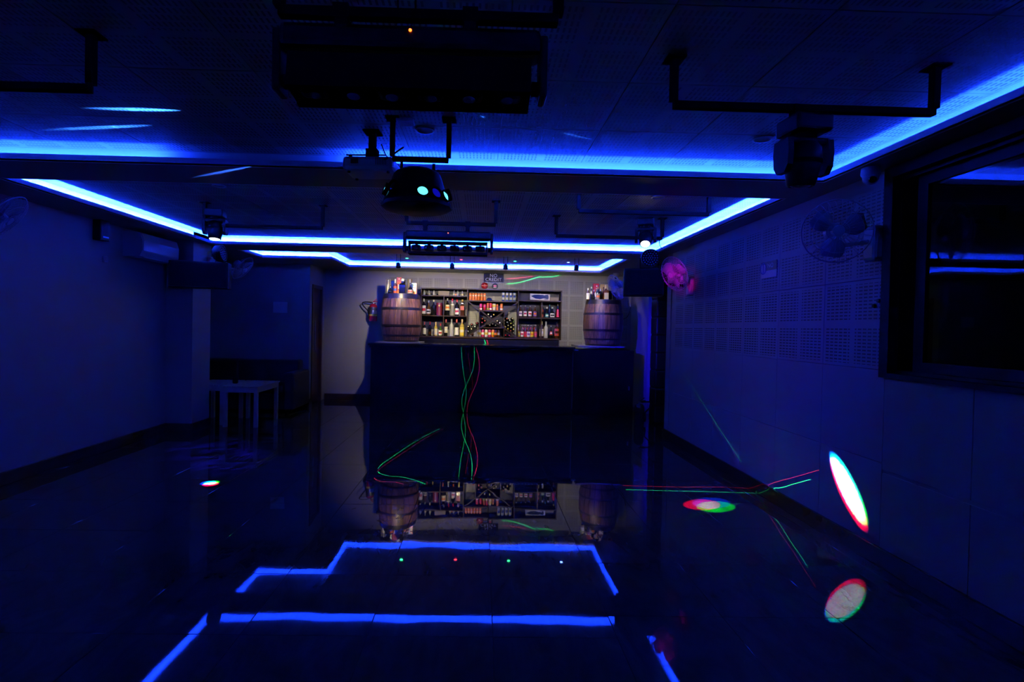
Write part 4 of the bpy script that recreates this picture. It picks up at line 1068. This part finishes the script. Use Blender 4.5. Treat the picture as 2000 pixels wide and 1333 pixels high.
# small coloured ceiling lamps of the bar
for (px, py, c, nm) in ((795, 504.5, (.02, 1, .20), 'green lamp at the left'), (901, 507.3, (1, .02, .03), 'red lamp'), (1006, 510.3, (.02, 1, .15), 'green lamp in the middle'), (1110, 512.5, (.12, .25, 1), 'blue lamp')):
    p = atz(px, py, ZC)
    o = thing('ceiling_lamp', (p.x, p.y, ZC), 'tiny round ' + nm + ' in the ceiling before the bar', 'lamp', 'tiny coloured lamps in the bar ceiling')
    MB().lathe([(.030, -.001), (.034, -.005), (.026, -.008), (.024, -.003)], seg=16).build('rim', M_STEEL, o)
    MB().lathe([(.026, -.004), (0, -.0055)], seg=16).build('lamp_lens', mat('lamp_' + nm.replace(' ', '_'), (1, 1, 1), emit=c, es=70), o)
# small spotlights aimed at the bar wall
for (px, lbl, tx) in ((778, 'small black spotlight above the left barrel', 795), (883, 'small black spotlight above the left bottle shelves', 876), (987.5, 'small black spotlight above the wine rack', 975), (1126, 'small black spotlight above the right barrel', 1125)):
    p = at(px, 518 + (px - 778) * .015, 8.05)
    o = thing('spotlight', p, lbl, 'spotlight', 'small spotlights above the bar')
    q = Vector((0, -.55, 1)).to_track_quat('Z', 'Y').to_matrix().to_4x4()
    MB().lathe([(0, .045), (.022, .04), (.034, 0), (.038, -.04), (.034, -.042), (.028, -.03), (0, -.028)], seg=16, T=q).build('shade', M_BLACK, o)
    MB().lathe([(.028, -.034), (0, -.036)], seg=14, T=q).build('bulb', mat('bulb_warm', (1, 1, 1), emit=WARM, es=3) if 'bulb_warm' not in MATS else MATS['bulb_warm'], o)
    MB().tube([(-.03, 0, ZC - p.z - .006), (-.032, 0, 0)], .004, 6).build('bracket', M_BLACKM, o)
    MB().tube([(.03, 0, ZC - p.z - .006), (.032, 0, 0)], .004, 6).build('bracket', M_BLACKM, o)
    MB().lathe([(0, ZC - p.z - .012), (.04, ZC - p.z - .012), (.04, ZC - p.z - .001), (0, ZC - p.z - .001)], seg=16).build('mounting_plate', M_BLACKM, o)
    aim = at(tx, 645, YB)
    spot('spotlight_beam', p + Vector((0, .03, -.06)), aim, (88, 100, 100, 74)[int((px - 700) / 120) if px < 1000 else 3] , WARM, 80, 1.0, 0.02)

# ------------------------------------------------------------------ wall fans
M_FAN = mat('fan_white', (.62, .62, .66), .35)
M_BLADE = mat('fan_blade', (.55, .58, .70), .25, trans=.3)
def fan(c, facing, mount, label, R=.2):
    q = Vector(facing).to_track_quat('Z', 'Y')
    o = thing('wall_fan', c, label, 'fan', 'wall fans')
    o.rotation_mode = 'QUATERNION'; o.rotation_quaternion = q
    m = MB()
    def ring(r, z): m.tube([(r * math.cos(2 * PI * i / 32), r * math.sin(2 * PI * i / 32), z) for i in range(32)], .0022 if r < R * .98 else .004, 5, closed=True)
    ring(R, 0); ring(R * .70, .045); ring(R * .70, -.05); ring(R * .3, .055)
    for i in range(30):
        a = 2 * PI * i / 30; ca, sa = math.cos(a), math.sin(a)
        for s in (1, -1):
            m.tube([(ca * R, sa * R, 0), (ca * R * .88, sa * R * .88, s * .034), (ca * R * .6, sa * R * .6, s * .052), (ca * R * .2, sa * R * .2, s * .058)], .0013, 4)
    m.build('cage', M_FAN, o)
    MB().lathe([(0, .062), (.032, .060), (.036, .05), (.036, .048), (0, .048)], seg=18).build('badge', M_FAN, o)
    MB().lathe([(0, .03), (.022, .028), (.028, .01), (.028, -.03), (0, -.03)], seg=16).build('hub', M_FAN, o)
    for k in range(3):
        a0 = 2 * PI * k / 3 + .4; bm_ = MB(); n = 8
        P0, P1 = [], []
        for i in range(n + 1):
            t = i / n; r = .025 + t * (R * .86 - .025); sp = .30 + .38 * math.sin(PI * min(1, t * .9 + .1))
            P0.append((r * math.cos(a0 - sp), r * math.sin(a0 - sp), -.018)); P1.append((r * math.cos(a0 + sp * .9), r * math.sin(a0 + sp * .9), .016))
        bm_.v += [Vector(p) for p in P0 + P1]
        for i in range(n): bm_.f.append((i, i + 1, n + 2 + i, n + 1 + i))
        bm_.smooth = True
        ob = bm_.build('blade', M_BLADE, o)
        sd = ob.modifiers.new('thick', 'SOLIDIFY'); sd.thickness = .003
    MB().lathe([(0, -.14), (.035, -.14), (.052, -.12), (.058, -.08), (.050, -.05), (0, -.048)], seg=18).build('motor', M_FAN, o)
    # arm and wall plate live in world space
    Mi = (Matrix.Translation(c) @ q.to_matrix().to_4x4()).inverted()
    back = Vector(c) + q @ Vector((0, 0, -.12)); mt = Vector(mount)
    inw = Vector((-1 if mt.x > 0 else 1, 0, 0))
    m = MB(); m.tube([back, back + Vector((0, 0, -.10)), mt + inw * .05 + Vector((0, 0, .02))], .016, 8); m.v = [Mi @ v for v in m.v]; m.build('arm', M_FAN, o)
    m = MB(); x0, x1 = sorted((mt.x, mt.x + inw.x * .07)); m.box(x0, x1, mt.y - .055, mt.y + .055, mt.z - .11, mt.z + .12, bevel=.02); m.v = [Mi @ v for v in m.v]; m.build('wall_plate', M_FAN, o)
    return o
c = at(1634, 452, 3.28); mt = atx(1716, 478, 2.598)
fan(c, (-.35, -.85, -.12), mt, 'large dim wall fan with wire cage beside the window')
c = at(1317, 535, 5.8); mt = atx(1353, 560, 2.598)
fan(c, (-.86, -.32, -.36), mt, 'wall fan lit pink beside the right hanging speaker', R=.2)
c = at(1203, 561, 8.25); 
fb = fan(c, (-.81, -.16, -.42), (px0 + .02, 8.2, c.z + .02), 'wall fan lit blue before the right barrel', R=.215)
c = at(6, 424, 4.2); 
fan(c, (.69, .30, -.60), (XL + .002, 4.3, c.z - .05), 'wall fan at the left edge, seen nearly edge on', R=.215)
c = at(474, 524, 7.7)
fan(c, (.75, .05, -.60), (-3.85, 7.28, c.z - .02), 'wall fan on the column behind the left hanging speaker', R=.2)

# ------------------------------------------------------------------ loudspeakers and par lamps
def speaker(c, W, D, H, yawz, label, mount):
    o = thing('loudspeaker', c, label, 'loudspeaker', rot=(0, 0, yawz))
    MB().box(-W / 2, W / 2, -D / 2, D / 2, -H / 2, H / 2, bevel=.008).build('cabinet', M_BLACK, o)
    MB().box(-W / 2 + .02, W / 2 - .02, -D / 2 - .006, -D / 2 + .001, -H / 2 + .02, H / 2 - .02, bevel=.004).build('grille', mat('grille_cloth', (.004, .004, .0045), .8, spec=.05) if 'grille_cloth' not in MATS else MATS['grille_cloth'], o)
    Mi = (Matrix.Translation(c) @ Matrix.Rotation(yawz, 4, 'Z')).inverted()
    m = MB(); m.tube([Mi @ Vector(c), Mi @ Vector(mount)], .02, 8); m.build('wall_bracket', M_BLACKM, o)
    return o
cR = at(1256, 553, 6.35)
speaker(cR, .47, .34, .325, math.radians(-14), 'wide black loudspeaker hung at the right wall beneath the round lamp', (2.6, 6.6, cR.z))
cL = at(392, 538, 6.77)
speaker(cL, .69, .20, .34, math.radians(14), 'wide black loudspeaker hung before the left wall column', (-4.0, 6.895, cL.z))
def par(c, facing, R, label):
    q = Vector(facing).to_track_quat('Z', 'Y'); o = thing('par_lamp', c, label, 'stage light', 'flat round lamps on the loudspeakers')
    o.rotation_mode = 'QUATERNION'; o.rotation_quaternion = q
    MB().lathe([(R * .7, -.09), (R, -.05), (R, .03), (R * .94, .03), (R * .94, .018)], seg=28).lathe([(0, -.09), (R * .7, -.09)], seg=28).build('housing', M_BLACK, o)
    MB().lathe([(R * .94, .018), (0, .018)], seg=28).build('face_plate', M_BLACKM, o)
    for ri, nn in ((0, 1), (.25, 6), (.5, 12), (.76, 18)):
        for i in range(nn):
            a = 2 * PI * i / nn
            T = Matrix.Translation((ri * R * math.cos(a), ri * R * math.sin(a), .018))
            MB().lathe([(R * .095, 0), (R * .085, .005), (R * .04, .003), (0, .002)], seg=8, T=T).build('led_lens', MATS.get('led_dark') or mat('led_dark', (.10, .10, .16), .15), o)
    return o
cP = at(1270, 504, 6.2)
oP = par(cP, (-.15, -1, -.12), .108, 'round many-lens lamp standing on the right loudspeaker')
m = MB(); b = Vector((cP.x, cP.y + .03, cR.z + .1625)); Mi = (Matrix.Translation(cP) @ oP.rotation_quaternion.to_matrix().to_4x4()).inverted()
m.tube([Mi @ (Vector(cP) + Vector((-.112, .03, .0))), Mi @ (b + Vector((-.112, 0, .008))), Mi @ (b + Vector((.112, 0, .008))), Mi @ (Vector(cP) + Vector((.112, .03, 0)))], .008, 6).build('stand', M_BLACKM, oP)
cQ = at(432, 495, 6.72)
oQ = par(cQ, (.95, .05, .15), .105, 'round lamp turned away, standing on the left loudspeaker')
Mi = (Matrix.Translation(cQ) @ oQ.rotation_quaternion.to_matrix().to_4x4()).inverted(); b = Vector((cQ.x, cQ.y, cL.z + .17))
MB().tube([Mi @ (Vector(cQ) + Vector((0, -.11, .0))), Mi @ (b + Vector((0, -.11, .008))), Mi @ (b + Vector((0, .11, .008))), Mi @ (Vector(cQ) + Vector((0, .11, 0)))], .008, 6).build('stand', M_BLACKM, oQ)

# ------------------------------------------------------------------ air conditioner, cameras, small wall things
ac = thing('air_conditioner', (XL, 6.38, 2.22), 'white split air conditioner high on the left wall', 'air conditioner')
m = MB(); m.prism([(XL + .002, 2.23), (XL + .20, 2.235), (XL + .225, 2.29), (XL + .23, 2.42), (XL + .20, 2.51), (XL + .002, 2.53)], 'y', 6.06, 6.78); m.build('housing', M_WHITE, ac, world=True)
m = MB(); m.prism([(XL + .226, 2.30), (XL + .236, 2.30), (XL + .240, 2.42), (XL + .214, 2.50), (XL + .204, 2.50), (XL + .229, 2.42)], 'y', 6.075, 6.765); m.build('front_panel', mat('ac_gloss', (.55, .55, .58), .12), ac, world=True)
MB().box(XL + .10, XL + .21, 6.12, 6.72, 2.222, 2.234).build('air_flap', M_WHITE, ac, world=True)
dv = thing('wall_detector', (XL, 5.6, 2.40), 'small dark box high on the left wall near the air conditioner', 'device')
p0 = atx(180, 468, XL); p1 = atx(199, 432, XL)
MB().box(XL + .001, XL + .09, min(p0.y, p1.y), max(p0.y, p1.y), p0.z, p1.z, bevel=.008).build('body', M_BLACK, dv, world=True)
MB().box(XL + .085, XL + .094, min(p0.y, p1.y) + .03, max(p0.y, p1.y) - .02, p0.z + .03, p0.z + .045).build('bright_strip', M_STEEL, dv, world=True)
p = atx(203, 506, XL)
sw = thing('wall_sensor', p, 'little pale blue sensor on the left wall below the dark box', 'sensor')
MB().box(.001, .03, -.03, .03, -.04, .03, bevel=.006).build('body', M_WHITE, sw); MB().box(.029, .032, -.012, .012, -.02, .01).build('cover', cm('whiteg'), sw)
def domecam(c, r, label):
    o = thing('dome_camera', c, label, 'camera', 'white dome security cameras')
    MB().lathe([(0, r * 1.1), (r * 1.0, r * 1.1), (r * 1.05, r * .3), (r * .9, 0), (0, 0)], seg=20).build('mount', M_WHITE, o)
    MB().lathe([(r * .88, .002), (r * .80, -r * .5), (r * .5, -r * .85), (0, -r * .95)], seg=20).build('ball', M_WHITE, o)
    q = Vector((-.3, -.85, -.5)).normalized()
    T = Matrix.Translation(Vector((0, 0, -r * .1)) + q * r * .72) @ q.to_track_quat('Z', 'Y').to_matrix().to_4x4()
    MB().lathe([(r * .45, -.004), (r * .4, r * .22), (0, r * .25)], seg=14, T=T).build('eye', M_BLACKG, o)
    return o
c = at(1700, 358, 3.25); rr = .052; c.z = ZS - rr * 1.12; domecam(c, rr, 'white dome camera beneath the soffit near the window')
c = at(1203, 540, 9.6); c.z = ZS - .055 * 1.12; domecam(c, .055, 'white dome camera beneath the soffit above the blue lit fan')
# notice on the right wall
p = atx(1502, 543, 2.598); pa = atx(1487, 543, 2.598); pb = atx(1517, 543, 2.598); ptop = atx(1502, 511, 2.598)
ns = thing('warning_sign', (2.598, p.y, p.z), 'dark red and white NO sign with a round symbol on the right wall', 'sign')
L = abs(pa.y - pb.y) / 2; H = ptop.z - p.z
MB().box(-.006, 0, -L, L, 0, H).build('sign_board', cm('white'), ns)
MB().box(-.0075, -.006, -L, L * .45, H * .45, H).box(-.0075, -.006, L * .45, L, H * .85, H).build('red_field', mat('sign_dark_red', (.10, .012, .012), .4), ns)
R_SIGN = Matrix(((0, 0, -1), (-1, 0, 0), (0, 1, 0))).to_4x4()
text_mesh('NO', .060, 'lettering', cm('white'), ns, Matrix.Translation((-.0080, -L * .25, H * .72)) @ R_SIGN)
MB().lathe([(.052, 0), (.052, .002), (.043, .002), (.043, 0)], seg=24, T=Matrix.Translation((-.0085, L * .68, H * .6)) @ Matrix.Rotation(-PI / 2, 4, 'Y')).build('round_symbol', cm('blue'), ns)
MB().box(-.0085, -.007, L * .64, L * .72, H * .35, H * .85).build('symbol_bar', cm('blue'), ns)
for (px, py, l) in ((1710, 598, 'lower of the two small dark sockets on the right wall by the window'), (1719, 588, 'upper of the two small dark sockets on the right wall by the window')):
    p = atx(px, py, 2.6)
    single('wall_socket', MB().lathe([(0, .02), (.012, .018), (.014, .004), (.008, 0), (0, 0)], seg=12, T=Matrix.Translation(p) @ Matrix.Rotation(-PI / 2, 4, 'Y')), M_BLACK, l, 'socket', p)

# ------------------------------------------------------------------ show lights with a shape of their own
# white heads: three slightly shifted primaries give the coloured fringes
def rgb_spot(src, tgt, power, deg, spread, dirs, blend=.25, tint=(1, 1, 1)):
    src = Vector(src); tgt = Vector(tgt)
    for c, d in zip(((1, 0, .04), (0, 1, 0), (0, .03, 1)), dirs):
        spot('head_beam', src, tgt + Vector(d) * spread, power, tuple(a * b for a, b in zip(c, tint)), deg, blend, .004)
tw = atx(1653, 948, 2.6)
rgb_spot(tip2, tw, 5000, 3.7, .015, ((0, .0, -1.6), (0, 0, .3), (0, .9, .9)))
tf = atz(411, 944.5); rgb_spot(tip3, tf, 12000, 3.4, .022, ((.6, -1, 0), (0, .6, 0), (-1, .4, 0)))
tg = atz(1384, 987); rgb_spot(DERBY + Vector((.12, .12, -.13)), tg, 5000, 4.4, .06, ((-1, .1, 0), (.6, -.7, 0), (.6, .8, 0)))
gb = spot('effect_gobo', DERBY + Vector((-.24, .05, -.12)), atz(430, 893), 1800, (.02, .01, 1), 16, 1.0, .01)
gb.data.use_nodes = True; _t = NT(gb.data.node_tree); _em = [n for n in gb.data.node_tree.nodes if n.type == 'EMISSION'][0]
_tc = _t.n('ShaderNodeTexCoord'); _mp = _t.n('ShaderNodeMapping'); _mp.inputs['Scale'].default_value = (9, 30, 9); _t.l(_tc.outputs['Normal'], _mp.inputs[0])
_nz = _t.n('ShaderNodeTexNoise'); _nz.inputs['Scale'].default_value = 2.6; _nz.inputs['Detail'].default_value = 3; _t.l(_mp.outputs[0], _nz.inputs[0])
_t.l(_t.m('MULTIPLY', _t.m('SUBTRACT', _nz.outputs['Fac'], .46, clamp=True), 9.0), _em.inputs['Strength'])
# magenta wash that catches one fan
spot('wash_beam', (-.1, 1.85, 2.12), at(1318, 537, 5.8), 650, (.9, .005, .62), 4.8, 1.0, .02)
spot('wash_beam', at(1100, 500, 5.5), at(1203, 561, 8.25), 160, (.01, .03, 1), 9.0, .6, .02)

# lasers: one projector lamp each, traces given as direction curves from the lamp
def laser(src, aim, curves, power, cone):
    o = spot('laser_beam', src, aim, power, (1, 1, 1), cone, 0.02, 0.0)
    src = Vector(src)
    Rinv = o.rotation_euler.to_matrix().inverted()
    l = o.data; l.use_nodes = True; t = NT(l.node_tree); l.node_tree.nodes.clear()
    out = t.n('ShaderNodeOutputLight'); em = t.n('ShaderNodeEmission'); t.l(em.outputs[0], out.inputs[0])
    tc = t.n('ShaderNodeTexCoord'); sp = t.n('ShaderNodeSeparateXYZ'); t.l(tc.outputs['Normal'], sp.inputs[0])
    nz = t.m('MULTIPLY', sp.outputs[2], -1.0)
    U = t.m('DIVIDE', sp.outputs[0], nz); V = t.m('DIVIDE', sp.outputs[1], nz)
    R_ = G_ = None
    for (pts, color, wid, strength) in curves:
        uv = []
        for p in pts:
            d = Rinv @ (Vector(p) - src); uv.append((d.x / -d.z, d.y / -d.z))
        du = max(u for u, v in uv) - min(u for u, v in uv); dv = max(v for u, v in uv) - min(v for u, v in uv)
        swap = du > dv                       # independent axis is the longer one
        st = [(u, v) if swap else (v, u) for u, v in uv]
        if st[0][0] > st[-1][0]: st.reverse()
        mono = [st[0]]
        for q in st[1:]:
            if q[0] > mono[-1][0] + 1e-5: mono.append(q)
        a0, a1 = mono[0][0], mono[-1][0]; b0, b1 = min(q[1] for q in mono), max(q[1] for q in mono)
        if b1 - b0 < 1e-4: b1 = b0 + 1e-4
        A, B = (U, V) if swap else (V, U)
        an = t.m('DIVIDE', t.m('SUBTRACT', A, a0), a1 - a0)
        fc = t.n('ShaderNodeFloatCurve'); cv = fc.mapping.curves[0]
        q = [((x - a0) / (a1 - a0), (y - b0) / (b1 - b0)) for x, y in mono]
        cv.points[0].location = q[0]; cv.points[1].location = q[-1]
        for x, y in q[1:-1]: cv.points.new(x, y)
        fc.mapping.use_clip = False; fc.mapping.update()
        t.l(an, fc.inputs['Value'])
        tgt = t.m('ADD', t.m('MULTIPLY', fc.outputs[0], b1 - b0), b0)
        dist = t.m('ABSOLUTE', t.m('SUBTRACT', B, tgt))
        line = t.m('SUBTRACT', 1.0, t.m('DIVIDE', dist, wid), clamp=True)
        ins = t.m('MULTIPLY', t.m('GREATER_THAN', an, 0.0), t.m('LESS_THAN', an, 1.0))
        val = t.m('MULTIPLY', t.m('MULTIPLY', t.m('MULTIPLY', line, line), ins), strength)
        r = t.m('MULTIPLY', val, color[0]); g = t.m('MULTIPLY', val, color[1])
        R_ = r if R_ is None else t.m('ADD', R_, r); G_ = g if G_ is None else t.m('ADD', G_, g)
    cb = t.n('ShaderNodeCombineColor'); t.l(R_, cb.inputs[0]); t.l(G_, cb.inputs[1])
    t.l(t.m('ADD', t.m('MULTIPLY', G_, .25), t.m('MULTIPLY', R_, .12)), cb.inputs[2])
    t.l(cb.outputs[0], em.inputs['Color']); em.inputs['Strength'].default_value = 1.0
    return o
GRN, RED = (.02, 1.0), (1.0, .03)
YF = 8.83
def wf_(px, py):                                   # surface point: bar front above its foot, floor below
    p = at(px, py, YF)
    return p if p.z > 0 else atz(px, py)
green1 = [(926, 680), (926.5, 700), (925, 715), (920, 732), (912, 750), (905, 768), (902, 785), (903, 796), (905, 806)]
green2 = [(901, 680), (902, 700), (905, 725), (909, 752), (910.5, 765), (909, 785), (906, 800), (905, 806)]
red1 = [(929, 680), (934, 695), (936.5, 715), (934, 735), (928, 755), (920, 773), (914, 790), (912, 806)]
red2 = [(914, 690), (918, 720), (923, 750), (921, 765), (915, 785)]
greenb = [(905, 809), (880, 828), (850, 842), (815, 861), (785, 880), (762, 896), (745, 908), (738, 917)]
greenc = [(738, 921), (744, 926), (760, 930), (782, 932), (805, 937), (840, 949), (862, 954), (880, 956.5)]
redb = [(888, 826), (860, 841), (825, 860), (795, 880), (765, 900), (745, 914), (735, 923)]
redc = [(731, 934), (738, 939), (755, 941.5), (775, 943), (800, 950), (830, 958), (862, 967), (875, 969.5)]
LZ = Vector((.25, 3.75, 2.50))
W_ = .0006
laser(LZ, at(862, 830, 8.0), [([wf_(*p) for p in green1], GRN, W_, 1.0), ([wf_(*p) for p in green2], GRN, W_, .8), ([wf_(*p) for p in red1], RED, W_, .8), ([wf_(*p) for p in red2], RED, W_ * .7, .25)], 50000, 34)
laser(LZ + Vector((-.03, 0, 0)), atz(800, 890), [([atz(*p) for p in greenb], GRN, W_, .9), ([atz(*p) for p in greenc], GRN, W_, 1.0), ([atz(*p) for p in redb], RED, W_ * .8, .35), ([atz(*p) for p in redc], RED, W_ * .9, .8)], 50000, 34)
def wr_(px, py):
    p = atx(px, py, 2.6); q = atx(px, py, 2.575)
    if q.z < .12: p = q
    return p if p.z > 0 else atz(px, py)
g3 = [(1222, 957), (1280, 958.5), (1340, 960), (1400, 961.5), (1450, 963), (1481, 964)]
g4 = [(1482, 964), (1500, 957), (1513, 954), (1523, 953.5), (1550, 946), (1583, 937)]
r3 = [(1216, 949), (1280, 951), (1340, 952), (1400, 952), (1462, 954.5)]
r4 = [(1463, 954.5), (1490, 946), (1510, 944), (1550, 933), (1600, 918.5)]
gl = [(1306, 684), (1330, 721), (1360, 768), (1400, 830), (1448, 903)]
gl2 = [(1522, 1014), (1540, 1040), (1560, 1072), (1577, 1101)]
laser(LZ + Vector((.12, .1, 0)), wr_(1450, 960), [([atz(*p) for p in g3], GRN, W_, 5), ([wr_(*p) for p in g4], GRN, W_, 1.0), ([atz(*p) for p in r3], RED, W_, 2.6), ([wr_(*p) for p in r4], RED, W_, .3), ([wr_(*p) for p in gl], GRN, W_ * .4, .4)], 9000, 64)
bw = lambda a: [at(x, y, YB) for x, y in a]
laser(LZ + Vector((0, .05, 0)), at(1030, 600, YB), [
   (bw([(990, 555), (1010, 553), (1030, 548), (1050, 542), (1057, 540)]), GRN, .0014, .8), (bw([(1058, 543), (1068, 541), (1078, 541), (1088, 539), (1095, 537)]), GRN, .0014, .6),
   (bw([(990, 545), (1010, 543.5), (1040, 540)]), RED, .0012, .4),
   ([at(x, y, 9.84) for x, y in ((944.5, 661), (947, 667), (949.5, 674))], GRN, .0018, 2.0), ([at(x, y, 9.84) for x, y in ((950, 662), (952, 668), (954.5, 674))], RED, .0018, 1.6)], 25000, 36)
